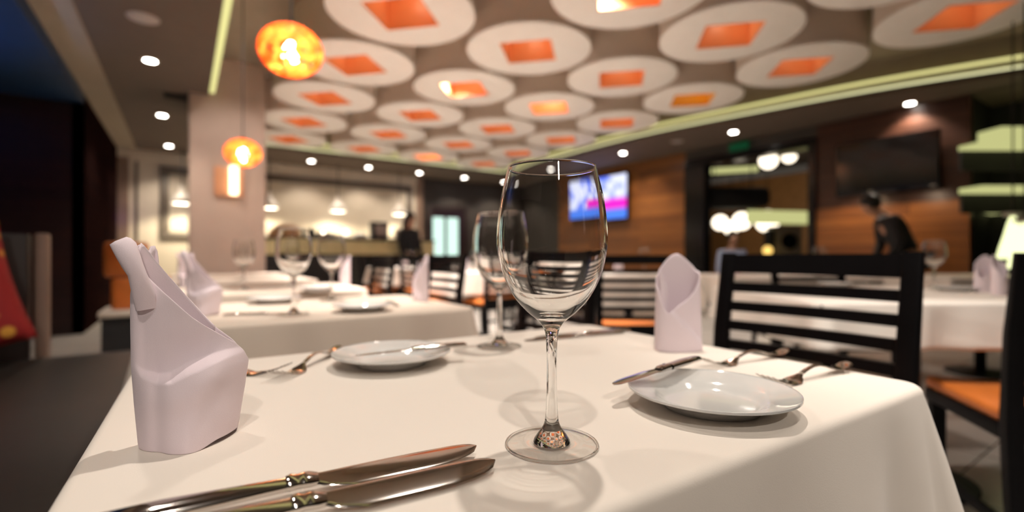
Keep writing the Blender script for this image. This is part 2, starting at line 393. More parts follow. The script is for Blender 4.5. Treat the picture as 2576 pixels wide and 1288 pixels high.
struct(B().box(UR+.12, UR+1.0, y_e, y_e+.1, 0, ZS).build('wall_right', 'black_matte', smooth=False))
struct(B().box(UR, 10.0, WN, y_e+.1, ZS, ZS+.05).build('ceiling', 'soffit', smooth=False))
# black framed opening to the next room
o = B(); o.box(UR-.05, UR+.17, y_b, y_a, 0, 2.62, .01); o.box(UR-.05, UR+.17, y_d, y_c, 0, 2.62, .01); o.box(UR-.05, UR+.17, y_c, y_b, 2.50, 2.62)
o.box(UR-.03, UR+.03, y_c, y_b, 0, .30)
wf = struct(o.build('door_1', 'black', smooth=False))
# column
cu0, cu1, cw = .026*H, .447*H, 3.54*H
struct(B().box(cu0, cu1, cw, cw+.75, 0, ZC, .012).build('trim_8', 'column', smooth=False))

# next room seen through the opening
struct(B().box(12.2, 12.3, 2.0, 12.9, 0, 2.9).build('wall_right', pbr('amber_wall_paint', (.42, .20, .07), .6, vary=.1), smooth=False))
struct(B().box(UR+.12, 12.2, 12.8, 12.9, 0, 2.9).build('wall_front', 'dark_wall', smooth=False))
struct(B().box(UR+.12, 12.2, 2.0, 2.1, 0, 2.9).build('wall_back', 'dark_wall', smooth=False))
struct(B().box(UR+.05, 12.3, 2.0, 12.9, 3.1, 3.16).build('ceiling', 'dark_wall', smooth=False))

# ================================================================== CEILING DRUMS
def make_drum(liner='copper', lamp='drum_lamp'):
    r = .30*HD; hz = ZC-ZD; q = .122*HD; dl = .30
    t = thing('ceiling_drum', '', 'ceiling drum', (0, 0, ZD), 0, 'round fabric drums hung from the raised ceiling')
    # fabric side
    B().lathe([(r, hz-.002), (r, .012), (r-.004, .012), (r-.004, hz-.002)], 64, closed=True).build('drum_side', 'drum_side', t)
    # white bottom disc with a square hole
    s = B(); bm = s.bm; n = 64
    def sq(a):
        c, d = math.cos(a), math.sin(a); k = q/max(abs(c), abs(d)); return k*c, k*d
    rings = []
    for rr, z in ((0, .02), (0, 0), (r-.006, 0), (r+.004, .004), (r+.004, .02)):
        rings.append([bm.verts.new(((sq(2*PI*i/n)[0]), sq(2*PI*i/n)[1], z) if rr == 0 else (rr*math.cos(2*PI*i/n), rr*math.sin(2*PI*i/n), z)) for i in range(n)])
    for k in range(5):
        a, b = rings[k], rings[(k+1) % 5]
        for i in range(n): bm.faces.new((a[i], a[(i+1) % n], b[(i+1) % n], b[i]))
    s.build('drum_face', 'drum_face', t)
    s = B(); w = .008
    s.box(-q, q, q-w, q, .001, dl); s.box(-q, q, -q, -q+w, .001, dl); s.box(-q, -q+w, -q+w, q-w, .001, dl); s.box(q-w, q, -q+w, q-w, .001, dl)
    s.box(-q, q, -q, q, dl, dl+.01)
    ln = s.build('square_liner', liner, t, smooth=False)
    l = B().lathe([(0, dl-.022), (.055, dl-.022), (.06, dl-.002)], 20).build('drum_lamp', lamp, ln)
    return t
A0 = c2w(.082*HD, 2.36*HD)
drum0 = make_drum(); used = False; drumg = None
rows = {-1: 'leftmost', 0: 'second-from-left', 1: 'second-from-right', 2: 'rightmost'}
jn = {-3: 'off the near end', -2: 'nearest', -1: 'second', 0: 'third', 1: 'fourth', 2: 'fifth', 3: 'sixth', 4: 'seventh'}
cols = {-1: list(range(-1, 5)), 0: list(range(-2, 5)), 1: list(range(-2, 5)), 2: list(range(-2, 5))}
for i in (-1, 0, 1, 2):
    js = [j for j in cols[i]]
    vis = [j for j in js if not (i == -1 and j == -1) and not (i == 0 and j == -2)]
    for j in js:
        loc = (A0.x + i*.65*HD, A0.y + j*.65*HD, ZD)
        if (i, j) == (2, 0): d = make_drum('gold'); d.location = loc
        elif (i, j) in ((1, 1), (1, 4)): d = make_drum('copper', 'drum_lamp_on'); d.location = loc
        elif not used: d = drum0; d.location = loc; used = True
        else: d = dup(drum0, loc)
        d.rotation_euler.z = PI/4
        if j in vis:
            k = vis.index(j); L = len(vis)
            w = 'nearest' if k == 0 else 'farthest' if k == L-1 else ['', 'second', 'third', 'fourth', 'fifth', 'sixth'][k] + ' from near end'
            if (i, j) == (2, 0): lb = 'round ceiling drum with a golden yellow square well, third in the rightmost row'
            else: lb = 'round ceiling drum with %s square well, %s in the %s row' % ('brightly glowing' if (i, j) in ((1, 1), (1, 4)) else 'orange', w, rows[i])
        else: lb = 'round ceiling drum overhead, before the nearest visible one of the %s row' % rows[i]
        d['label'] = lb
# recessed downlights
def make_downlight():
    t = thing('downlight', '', 'downlight', (0, 0, ZS), 0, 'recessed downlights in the lowered ceiling')
    B().lathe([(.052, .002), (.052, -.006), (.066, -.006), (.070, .002)], 32, closed=True).build('trim_ring', 'white_enamel', t)
    B().lathe([(0, -.004), (.053, -.004), (.053, .002), (0, .002)], 32).build('lens', 'spot_glass', t)
    return t
dl0 = make_downlight(); first = True
dls = [(378, 152, 'lit downlight in the left lowered ceiling, nearest of three in line'), (408, 290, 'lit downlight in the left lowered ceiling, middle of three in line'),
       (425, 367, 'lit downlight in the left lowered ceiling, farthest of three by the cream wall'), (783, 405, 'lit downlight in the far ceiling band, first to the right of the column'),
       (927, 421, 'lit downlight in the far ceiling band, second to the right of the column'), (1055, 435, 'lit downlight in the far ceiling band above the right end of the cream wall'),
       (1168, 447, 'lit downlight in the far ceiling band above the far lit door'), (1268, 458, 'lit downlight in the far ceiling band at the left rim of the near wine glass'),
       (1385, 428, 'lit downlight in the right ceiling band seen inside the rim of the near wine glass'), (1567, 385, 'lit downlight in the right ceiling band above the glowing television'),
       (1845, 332, 'lit downlight in the right ceiling band above the black framed opening'), (2289, 260, 'lit downlight in the right ceiling band above the switched-off television')]
DL = []
for px, py, lb in dls:
    p = P(px, py, ZS); DL.append(p)
    if first: d = dl0; d.location = p; first = False; d['label'] = lb
    else: d = dup(dl0, p, label=lb)
for px, py, r, nm, lb, mt in ((360, 45, .11, 'ceiling_speaker', 'round pinkish ceiling speaker in the left lowered ceiling', 'grey_plastic'),
                          (608, 165, .08, 'smoke_detector', 'round white ceiling rose beside the top of the column', 'white_enamel'),
                          (1703, 356, .10, 'ceiling_speaker', 'small round grey ceiling speaker in the right ceiling band', 'grey_plastic')):
    zz = ZS if px != 608 else ZS; p = P(px, py, zz)
    if px == 608: p = P(px, py, ZC); zz = ZC
    tag(B().lathe([(0, -.016), (r*.7, -.014), (r, -.004), (r, .0), (0, 0)], 32).build(nm, mt, loc=p), lb, nm.replace('_', ' '))
p = P(450, 243, ZS)
s = B(); s.box(-.12, .12, -.10, .10, -.012, 0)
for k in range(5): s.box(-.11, .11, -.085+k*.038, -.075+k*.038, -.02, -.012)
tag(s.build('air_vent', 'black_matte', loc=(p.x-.03, p.y, ZS), smooth=False), 'dark rectangular air vent in the lowered ceiling left of the column', 'vent')

# ================================================================== PENDANTS
def make_pendant(loc, top, lb, R=.138):
    t = thing('pendant_lamp', lb, 'pendant lamp', loc, 0, 'woven orange pendant lamps'); hh = top-loc[2]
    # woven globe: thin shell and raised strands
    sh = B().sphere((0, 0, 0), R*.97, (1, 1, .80), 28).build('shade', 'wicker', t)
    s = B(); rnd = random.Random(3)
    for k in range(46):
        ax = Vector((rnd.gauss(0, 1), rnd.gauss(0, 1), rnd.gauss(0, 1))).normalized(); a = ax.orthogonal().normalized(); b = ax.cross(a); off = rnd.uniform(-.75, .75)
        cr = math.sqrt(1-off*off); pts = []
        for q in range(25):
            v = ax*off + (a*math.cos(2*PI*q/24) + b*math.sin(2*PI*q/24))*cr; pts.append(Vector((v.x*R, v.y*R, v.z*R*.82)))
        s.tube(pts, .0016, 4)
    s.build('strand_weave', 'strand', sh)
    B().sphere((0, 0, -.015), .036, (1, 1, 1.6), 16).build('bulb', 'bulb', t)
    B().tube([(0, 0, R*.78), (0, 0, hh)], .004, 6).build('cord', 'black_matte', t)
    B().lathe([(0, hh-.03), (.05, hh-.03), (.05, hh), (0, hh)], 24).build('canopy', 'black_matte', t)
    B().lathe([(0, R*.70), (.02, R*.70), (.02, R*.90), (0, R*.95)], 16).build('lamp_holder', 'black_matte', t)
    return t
pl1 = D(732, 128, 2.2); pl2 = D(611, 385, 3.95)
make_pendant(pl1, ZC, 'large woven orange globe pendant lamp hanging nearest, upper left')
make_pendant(pl2, ZC, 'smaller woven orange pendant lamp hanging before the column')
# column wall light
p = Wp(587, 456, cw)
t = thing('wall_lamp', 'orange glass wall lamp with a bright tube on the column', 'wall lamp', (p.x, cw, p.z))
B().box(-.20, .10, -.05, -.002, -.19, .16, .004).build('shade', pbr('amber_glass', (.75, .36, .20), .3), t)
B().tube([(.0, -.075, -.17), (.0, -.075, .17)], .045, 14).build('tube_bulb', emit('amber_tube', (1, .78, .48), 3.5), t)

# ================================================================== GLASSES, PLATES, CUTLERY
def smooth_profile(pts, k=6):
    return dens([tuple(p) for p in pts], k)
def glass_profile():
    s = .000317; z0 = CAMZ
    def z(py): return CAMZ-(py-644)*s - .75
    out = [(.0372, .0000), (.0375, .0012), (.036, .0019), (.028, .0030), (.018, .0048), (.0105, .0100), (.0066, .0160), (.0050, .0240), (.0042, .040), (.0040, .060), (.0043, .078), (.0056, .0905), (.0105, .0985),
           (.0200, .1065), (.0305, .1185), (.0385, .1345), (.0430, .1520), (.0440, .1660), (.0430, .1810), (.0405, .1980), (.0372, .2120), (.0352, .2205)]
    inn = [(.0343, .2205), (.0363, .2118), (.0396, .1978), (.0420, .1808), (.0429, .1660), (.0419, .1522), (.0373, .1352), (.0291, .1202), (.0186, .1098), (.0090, .1045), (.0000, .1030)]
    a = smooth_profile(out[5:], 4); rim = [(.0350, .2212), (.0346, .2212)]
    b = smooth_profile(inn, 4)
    return [(0, .0026), (.0146, .0026), (.0140, .0048)] + a + rim + b
def make_glass(loc, lb, seg=96):
    t = thing('wine_glass', lb, 'wine glass', loc, 0, 'stemmed wine glasses')
    o = B().lathe(glass_profile(), seg).build('crystal_body', 'glass', t, ang=80); o.cycles.is_caustics_caster = True
    B().lathe([(.0362+.0011*math.cos(a*PI/5), .0012+.0011*math.sin(a*PI/5)) for a in range(10)], seg, closed=True).build('foot_rim', 'glass', t, ang=80)
    B().lathe([(.0150, .0004), (.030, .0), (.0350, .0004), (.0350, .0020), (.028, .0024), (.018, .0040), (.0150, .0029), (.0150, .0005), (.0150, .0004)], seg).build('foot', 'thin_glass', t, ang=50)
    return t
def pt(px, py, z=.75): return P(px, py, z)
TZ = .7525                               # cloth surface
gp = c2w(.0317, .384); g1 = make_glass((gp.x, gp.y, TZ), 'tall clear stemmed wine glass in sharp focus, standing at the front of the near table')
gp = c2w(-.021, .80); make2 = dup(g1, (gp.x, gp.y, TZ), label='clear wine glass at the far edge of the near table, partly behind the front glass')
def plate_obj(name='side_plate', R=.080):
    pr = [(0, .0035), (R*.50, .0035), (R*.56, .0045), (R*.63, .0085), (R*.72, .0125), (R*.97, .0178), (R*1.0, .0192), (R*1.003, .0180), (R*.98, .0160), (R*.74, .0100), (R*.62, .0040), (R*.58, .0000), (R*.53, .0000), (R*.52, .0012), (0, .0012)]
    prof = [pr[0]] + dens(pr[1:12], 3) + pr[12:]
    return B().lathe(prof, 96).build(name, 'china', ang=60)
PL = 'white china side plates'
pc = c2w(.199, .483); pl_a = plate_obj(); pl_a.location = (pc.x, pc.y, TZ)
tag(pl_a, 'white china side plate with a butter knife across its left rim', 'plate', PL)
pc = c2w(-.167, .672); pl_b = pl_a.copy(); COL.objects.link(pl_b); pl_b.location = (pc.x, pc.y, TZ)
tag(pl_b, 'white china plate at the far left of the near table, knife lying on it', 'plate', PL)

def frame(p0, p1):                       # matrix: local +x from p0 to p1
    p0, p1 = Vector(p0), Vector(p1); x = (p1-p0).normalized(); y = Vector((0, 0, 1)).cross(x).normalized(); z = x.cross(y)
    m = Matrix((x, y, z)).transposed().to_4x4(); m.translation = p0; return m
def knife(p_end, p_tip, lb, group, L=.215, blade_w=.0145, tilt=0.0, name='table_knife', flip=1):
    t = thing(name, lb, 'knife', (0, 0, 0), 0, group); m = frame(p_end, p_tip) @ Matrix.Rotation(tilt, 4, 'X'); t.matrix_world = m
    hb = L*.47
    S = lambda x, w, h, y=0, z=0: ((x, y, z+h), (0, w, 0), (0, 0, h))
    B().loft([S(0, .0045, .0022), S(.004, .0072, .0034), (S(.03, .0078, .0037)), S(.06, .0068, .0034), S(hb-.022, .0055, .0032), S(hb-.010, .0052, .0031)], 16, 2.4).build('handle', 'steel', t, ang=60)
    B().loft([S(hb-.011, .0058, .0036), S(hb-.008, .0066, .0040), S(hb-.004, .0055, .0036), S(hb-.001, .0062, .0038), S(hb+.003, .0064, .0036), S(hb+.008, .0050, .0028)], 16, 2.2).build('bolster', 'steel', t, ang=60)
    secs = []; n = 26; x0 = hb+.006
    for i in range(n+1):
        q = i/n; x = x0+(L-x0)*q
        top = (.0052 + .0010*math.sin(q*PI))*math.sqrt(max(.0, 1-(max(0, (q-.80)/.2001))**2.6))
        bot = -(.0050 + (blade_w-.0050)*min(1, q*5)**.6)*math.sqrt(max(0, 1-(max(0, (q-.58)/.4201))**2.4))
        c = (top+bot)/2; w = max(.0006, (top-bot)/2); secs.append(((x, flip*c, .0030-.0012*q), (0, w, 0), (0, 0, .0009-.0004*q)))
    B().loft(secs, 16, 2.4).build('blade', 'steel', t, ang=35)
    return t
def fork(p_end, p_tip, lb, group, L=.175, lift=.011):
    t = thing('table_fork', lb, 'fork', (0, 0, 0), 0, group); t.matrix_world = frame(p_end, p_tip)
    zc = lambda q: (.0075*(1-q/.18)**2 if q < .18 else 0) + .0035 + .0115*math.exp(-((q-.42)/.20)**2) + (lift*((q-.80)/.20)**1.6 if q > .80 else 0)
    zc2 = lambda q: zc(q) - (.004*math.exp(-((q-.72)/.08)**2))
    st = [(0, .0050), (.02, .0086), (.10, .0092), (.22, .0066), (.40, .0038), (.56, .0033), (.62, .0048), (.66, .0095), (.70, .0118), (.76, .0122)]
    st = dens(st, 3)
    B().loft([((L*q, 0, max(.0014, zc2(q))), (0, w, 0), (0, 0, .0013)) for q, w in st if q <= .60], 12, 1.8).build('handle', 'steel', t, ang=60)
    hd = B().loft([((L*q, 0, max(.0014, zc2(q))), (0, w, 0), (0, 0, .0012)) for q, w in st if q >= .59], 12, 1.8).build('head', 'steel', t, ang=60)
    for k in range(4):
        y = (k-1.5)*.0066; secs = []
        for i in range(9):
            q = .745 + .255*i/8; secs.append(((L*q, y*(1+.04*math.sin(i/8*PI)), max(.0014, zc2(q))), (0, .0019*(1-.45*i/8), 0), (0, 0, .0011*(1-.4*i/8))))
        B().loft(secs, 8, 2).build('tine', 'steel', hd, ang=60)
    return t
# two near knives, left of the glass
def c2wz(X, Y, z): v = c2w(X, Y); v.z = z; return v
kd = Vector((-.874, -.485))
for (px, py), lb, ex in (((1197, 1139), 'polished steel table knife at the front, the rear one of the near pair', .0), ((1244, 1176), 'polished steel table knife at the front, the one nearest the camera', .0)):
    zt = TZ+.002; tp = P(px, py, zt); Yc = F*(CAMZ-zt)/(py-CY); Xc = (px-CX)*Yc/F
    e = c2wz(Xc+kd.x*.225, Yc+kd.y*.225, zt+.0028)
    knife(e, (tp.x, tp.y, zt+.0038), lb, 'table knives at the front', L=.225, blade_w=.0135, tilt=math.radians(14 if px < 1200 else 18))
# butter knife across the right plate
knife(c2wz(.2235, .577, .7775), c2wz(.1015, .481, .7725), 'small steel butter knife lying across the left rim of the right plate', 'butter knives on plates', L=.155, blade_w=.010, name='butter_knife', tilt=.06)
knife(c2wz(-.066, .695, .7725), c2wz(-.205, .628, .7712), 'thin steel butter knife lying across the left plate', 'butter knives on plates', L=.154, blade_w=.008, name='butter_knife', tilt=.05)
for a, b, lb in ((( .410, .722), (.262, .648), 'steel fork behind the right plate, the farther of two'), ((.440, .632), (.292, .550), 'steel fork behind the right plate, the nearer of two'),
                 ((-.268, .745), (-.281, .590), 'steel fork lying left of the left plate with its handle toward the plate'), ((-.455, .630), (-.292, .606), 'steel fork lying partly behind the near napkin')):
    fork(c2wz(*a, TZ), c2wz(*b, TZ), lb, 'forks on the near table')
for a, b, lb in (((.215, .935), (.022, .846), 'steel table knife at the far edge of the near table, the nearer of two'), ((.235, .962), (.040, .874), 'steel table knife at the far edge of the near table, the farther of two')):
    knife(c2wz(*a, TZ), c2wz(*b, TZ), lb, 'table knives at the far edge', L=.213)

# ================================================================== NAPKINS
def pl_interp(pts, x):
    if x <= pts[0][0]: return pts[0][1]
    for (a, b), (c, d) in zip(pts, pts[1:]):
        if x <= c: return b + (d-b)*(x-a)/max(1e-9, c-a)
    return pts[-1][1]
def sm(a, b, x):
    t = max(0, min(1, (x-a)/(b-a))); return t*t*(3-2*t)
NC = (-.265, .395)                       # camera-frame foot of the near napkin
nd = Vector((NC[0], NC[1])).normalized(); nr = Vector((nd.y, -nd.x))   # away, right
def n2(px, py):
    k = (px-CX)/F; r = (k*NC[1]-NC[0])/(nr.x - k*nr.y); Y = NC[1]+nr.y*r
    return r, CAMZ-(py-CY)*Y/F-TZ
def near_napkin():
    t = thing('folded_napkin', 'tall lilac napkin with a curled tip at the left of the near table', 'napkin', (c2w(*NC).x, c2w(*NC).y, TZ), 0, 'folded lilac napkins')
    t.rotation_euler.z = math.atan2(-(nr.x*ST) + nr.y*CT, nr.x*CT + nr.y*ST)
    th = .0012
    LE = sorted([(n2(*q)[1], n2(*q)[0]) for q in ((352, 1142), (347, 1110), (338, 1020), (330, 920), (328, 800), (328, 740), (333, 712), (338, 690), (340, 640), (345, 608))])
    RI = sorted([(n2(*q)[1], n2(*q)[0]) for q in ((592, 1104), (603, 1050), (616, 970), (625, 905))])
    TOP = sorted([n2(*q) for q in ((345, 606), (352, 632), (380, 690), (440, 742), (490, 790), (520, 813), (560, 838), (592, 858), (612, 878), (625, 905))])
    CR = sorted([n2(*q) for q in ((328, 915), (361, 942), (400, 953), (433, 948), (467, 928), (520, 906), (563, 893), (625, 880))])
    rL, rR = TOP[0][0], TOP[-1][0]
    rmin = pl_interp(LE, 0.0)
    def front(u, v):
        # u across (0 left..1 right), v up
        topz = None; r = rmin + (rR-rmin)*u
        topz = pl_interp(TOP, r if r > TOP[0][0] else TOP[0][0]); z = topz*v
        l = pl_interp(LE, z); rr = pl_interp(RI, z)
        # keep column inside silhouettes
        r2 = l + (rr-l)*u
        if z > RI[-1][0]:
            # on the slanted part stay on the column, blend the left edge in
            r2 = r + (l-rmin)*(1-u)
        prof = math.sin(PI*min(1, max(0, u)))**.75
        pw = .030*prof*(1-.25*v)
        # base corner: the front-left face meets the right face near u=.5
        pw += .006*math.exp(-((u-.48)/.16)**2)*(1-sm(.0, .6, v))
        cz = pl_interp(CR, r2); dz = z-cz; env = prof
        pw -= .0135*sm(-.0010, .0060, dz)*env*(1-.60*sm(.008, .07, dz))*sm(0, .12, u)*(.55+.45*sm(.9, .6, u) if u > .6 else 1)
        pw += .0040*math.exp(-((dz+.012)/.014)**2)*env
        pw += .0030*math.sin(9*u+3*v)*prof*.5*(1-v*.3) - .003*math.exp(-((u-.20)/.07)**2)*(1-sm(.35, .7, v))
        pw += .0012*noise.noise(Vector((r2*60, z*45, 3)))*env
        return (r2, -pw, z + .0035*sm(.55, .8, u)*(1-v))
    s = B().grid(front, 80, 90)
    TB = sorted([n2(*q) for q in ((350, 618), (356, 610), (366, 622), (400, 662), (450, 722), (500, 775), (545, 822), (590, 856), (625, 900))])
    def back(u, v):
        topz = pl_interp(TB, rmin+(rR-rmin)*u)*v if False else 0
        r = rmin+(rR-rmin)*u; z = pl_interp(TB, max(r, TB[0][0]))*v
        l = pl_interp(LE, z); rr = pl_interp(RI, z); r2 = l + (rr-l)*u if z <= RI[-1][0] else r+(l-rmin)*(1-u)
        pw = .022*math.sin(PI*u)**.75*(1-.45*v); return (r2, pw, z)
    s.grid(back, 40, 40)
    body = s.build('folded_body', 'napkin', t, ang=70)
    md = body.modifiers.new('thick', 'SOLIDIFY'); md.thickness = th; md.offset = 0
    md = body.modifiers.new('sub', 'SUBSURF'); md.levels = 1; md.render_levels = 1
    # inner leaves
    def leaf(pts_top, base_z, d0, d1, name):
        T = sorted([n2(*q) for q in pts_top]); a, b = T[0][0], T[-1][0]
        def f(u, v):
            r = a+(b-a)*u; zt = pl_interp(T, r); z = base_z+(zt-base_z)*v
            return (r, d0+(d1-d0)*v + .004*math.sin(PI*u) - .003*math.cos(u*PI)*v, z)
        o = B().grid(f, 20, 20).build(name, 'napkin', t, ang=70)
        md = o.modifiers.new('thick', 'SOLIDIFY'); md.thickness = .0016; md.offset = 0
        return o
    leaf([(347, 640), (349, 618), (355, 610), (366, 618), (392, 655), (430, 700), (470, 745), (520, 800), (540, 820)], .07, .004, -.006, 'inner_fold')
    leaf([(372, 640), (380, 619), (388, 618), (393, 632), (396, 660), (398, 690)], .07, .012, .004, 'inner_fold')
    # curled tip: a flattened roll leaning out to the left
    C = [((400, 770), (345, 780)), ((395, 740), (336, 745)), ((385, 712), (331, 716)), ((372, 685), (326, 692)), ((364, 662), (312, 672)), ((357, 640), (298, 648)), ((351, 622), (288, 630)), ((346, 611), (283, 621))]
    secs = []
    for i, (a, b) in enumerate(C):
        ra, za = n2(*a); rb, zb = n2(*b); c = ((ra+rb)/2, -.010-.004*math.sin(i/7*PI)-.002*i/7, (za+zb)/2); h = ((ra-rb)/2, 0, (za-zb)/2)
        th_ = [.003, .0045, .0055, .006, .0065, .0065, .0060, .0055][i]
        secs.append((c, h, (0, th_, 0)))
    a, b = (333, 600), (281, 616); ra, za = n2(*a); rb, zb = n2(*b); secs.append((((ra+rb)/2, -.012, (za+zb)/2), ((ra-rb)/2, 0, (za-zb)/2), (0, .0038, 0)))
    a, b = (322, 597), (294, 608); ra, za = n2(*a); rb, zb = n2(*b); secs.append((((ra+rb)/2, -.012, (za+zb)/2), ((ra-rb)/2, 0, (za-zb)/2), (0, .0012, 0)))
    B().loft(secs, 24, 2.0).build('curled_tip', 'napkin', t, ang=70)
    return t
nap_near = near_napkin()
def pocket_napkin(loc, lb, rz):
    t = thing('folded_napkin', lb, 'napkin', loc, rz, 'folded lilac napkins')
    a, b = .0375, .023
    def Ht(t_):                          # top height round the loop; t=0 right, .25 front, .5 left, .75 back
        k = [(0, .126), (.04, .122), (.30, .066), (.35, .060), (.39, .066), (.50, .100), (.62, .124), (.755, .154), (.775, .155), (.80, .152), (.96, .128), (1, .126)]
        return pl_interp(k, t_ % 1)
    def f(u, v):
        an = -2*PI*u; h = Ht(u); z = h*v; k = 1-.10*(z/.16); ct, st = math.cos(an), math.sin(an)
        x = a*k*math.copysign(abs(ct)**.8, ct); y = b*k*math.copysign(abs(st)**.75, st)
        # diagonal overlapping flap on the front
        if .02 < u < .40:
            q = (x+.020)/.055; line = .062 - .052*q; y += .0050*sm(0, .003, z-line)*math.sin(PI*min(1, max(0, (u-.02)/.38)))
        return (x, y, z)
    s = B().grid(f, 96, 26)
    o = s.build('folded_body', 'napkin', t, ang=60, weld=1e-5)
    md = o.modifiers.new('thick', 'SOLIDIFY'); md.thickness = .0022; md.offset = -1
    def g(u, v):                          # inner leaf running down inside the left side
        return (-.030+.012*u, -.004+.006*v, .03+(.10-.03*u)*v)
    o = B().grid(g, 8, 12).build('inner_fold', 'napkin', t); md = o.modifiers.new('thick', 'SOLIDIFY'); md.thickness = .0015
    return t
pc = c2w(.2665, .772)
nap_p = pocket_napkin((pc.x, pc.y, TZ), 'lilac napkin folded as an open pocket, at the far right edge of the near table', -TH + .10)

# ================================================================== TABLES AND CLOTHS
def cloth_mesh(w, d, drop, seed, flare=.055, R=.009, rc=.03, amp=.012):
    s = B(); bm = s.bm; rnd = random.Random(seed); ph = [rnd.uniform(0, 6.28) for _ in range(6)]
    per = []                             # outline with normals, arc length
    def seg(x0, y0, x1, y1, nx, ny, n):
        for i in range(n): q = i/n; per.append((x0+(x1-x0)*q, y0+(y1-y0)*q, nx, ny, 0))
    def arc(cx, cy, a0, n):
        for i in range(n):
            q = i/n; a = a0+q*PI/2; per.append((cx+rc*math.cos(a), cy+rc*math.sin(a), math.cos(a), math.sin(a), math.sin(q*PI)))
    hw, hd = w/2, d/2; nx = int(w/.014); ny = int(d/.014)
    seg(-hw+rc, -hd, hw-rc, -hd, 0, -1, nx); arc(hw-rc, -hd+rc, -PI/2, 10); seg(hw, -hd+rc, hw, hd-rc, 1, 0, ny); arc(hw-rc, hd-rc, 0, 10)
    seg(hw-rc, hd, -hw+rc, hd, 0, 1, nx); arc(-hw+rc, hd-rc, PI/2, 10); seg(-hw, hd-rc, -hw, -hd+rc, -1, 0, ny); arc(-hw+rc, -hd+rc, PI, 10)
    rows = [('in', .5), ('in', .8), ('in', .95)] + [('edge', a) for a in (0, .25, .5, .75, 1)] + [('drop', q) for q in (.06, .14, .24, .36, .5, .64, .78, .9, 1)]
    rings = []; n = len(per)
    for kind, q in rows:
        rg = []
        for i, (x, y, nx_, ny_, co) in enumerate(per):
            L = (i/n)
            if kind == 'in': z = 0; k = q; X, Y = x*k, y*k; X -= nx_*R*k; Y -= ny_*R*k
            elif kind == 'edge':
                a = q*PI/2; X = x - nx_*R*(1-math.sin(a)); Y = y - ny_*R*(1-math.sin(a)); z = -R*(1-math.cos(a))
            else:
                z = -R-(drop-R)*q
                wv = math.sin(2*PI*L*17+ph[0])*.6 + math.sin(2*PI*L*29+ph[1])*.35 + math.sin(2*PI*L*11+ph[2])*.5
                off = q**.9*(flare*(.35+1.0*co) + amp*wv); zz = 0
                X = x+nx_*off; Y = y+ny_*off
            rg.append(bm.verts.new((X, Y, z)))
        rings.append(rg)
    for a, b in zip(rings, rings[1:]):
        for i in range(n): bm.faces.new((a[i], a[(i+1) % n], b[(i+1) % n], b[i]))
    c = bm.verts.new((0, 0, 0))
    for i in range(n): bm.faces.new((c, rings[0][i], rings[0][(i+1) % n]))
    return s
def make_table(w, d, lb, loc, rz):
    t = thing('dining_table', lb, 'table', loc, rz, 'pedestal dining tables under cloths')
    B().box(-w/2+.012, w/2-.012, -d/2+.012, d/2-.012, .715, .7445, .004).build('tabletop', 'black_wood', t)
    B().lathe([(.035, .03), (.035, .715)], 20).build('pedestal', 'black_wood', t)
    B().lathe([(0, 0), (.21, 0), (.21, .015), (.05, .035), (0, .035)], 32).build('base', 'black_wood', t)
    return t
def make_cloth(w, d, drop, seed, lb, loc, rz, mat='cloth2', **k):
    o = cloth_mesh(w, d, drop, seed, **k).build('tablecloth', mat, ang=80); o.location = loc; o.rotation_euler.z = rz
    md = o.modifiers.new('thick', 'SOLIDIFY'); md.thickness = .0016; md.offset = -1
    return tag(o, lb, 'tablecloth', 'pale linen tablecloths')
TC = (.334, .500)
t1 = make_table(.79, .60, 'small dining table under the cream cloth, filling the foreground', (TC[0], TC[1], 0), math.radians(-1.6))
make_cloth(.80, .60, .30, 3, 'cream linen tablecloth with hanging folds on the near table in the foreground', (TC[0], TC[1], TZ), math.radians(-1.6), 'cloth', amp=.017, flare=.06).cycles.is_caustics_receiver = True
bt = [(1.5, 'second booth table from the camera, just behind the near table'), (2.5, 'third booth table from the camera, beneath the big pendant'), (3.5, 'fourth booth table from the camera'), (4.55, 'fifth booth table from the camera, in front of the column')]
cloth_b = None; tab_b = None
for k, (w, lb) in enumerate(bt):
    tab_b = make_table(.78, .58, lb, (.315, w, 0), 0) if tab_b is None else dup(tab_b, (.315, w, 0), label=lb)
    lc = lb.replace('booth table from the camera', 'booth table from the camera'); lc = 'white tablecloth draped over the ' + lb
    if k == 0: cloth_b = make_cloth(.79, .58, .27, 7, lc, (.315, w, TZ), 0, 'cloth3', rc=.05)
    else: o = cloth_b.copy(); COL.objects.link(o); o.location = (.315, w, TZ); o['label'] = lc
# settings on the booth tables
def put(obj, loc, lb, rz=None): 
    if obj.children: return dup(obj, loc, rz, lb)
    o = obj.copy(); COL.objects.link(o); o.location = loc; o['label'] = lb
    if rz is not None: o.rotation_euler.z = rz
    return o
gl = [((.234, 1.34), 'wine glass on the second booth table, the larger-looking left one'), ((.416, 1.70), 'wine glass on the second booth table, right of the larger one'),
      ((.22, 2.42), 'wine glass on the third booth table before the column'), ((.45, 2.62), 'wine glass on the third booth table behind its napkin'), ((.30, 3.5), 'wine glass on the fourth booth table')]
for (u, w), lb in gl: put(g1, (u, w, TZ), lb)
for (px, py), lb in (((913, 766), 'white side plate at the right of the second booth table'), ((690, 748), 'white side plate at the back left of the second booth table'), ((800, 722), 'white side plate on the third booth table')):
    p = P(px, py, .77); put(pl_a, (p.x, p.y, TZ), lb)
p = P(1058, 757, TZ); put(nap_p, (p.x, p.y, TZ), 'lilac folded napkin at the right edge of the second booth table', -TH-1.0)
p = P(868, 716, TZ); put(nap_p, (p.x, p.y, TZ), 'lilac folded napkin at the right of the third booth table', -TH-.9)
p = P(512, 793, TZ); put(nap_near, (p.x, p.y, TZ), 'lilac napkin with leaning tip on second booth table, just right of the near one', nap_near.rotation_euler.z-.15)
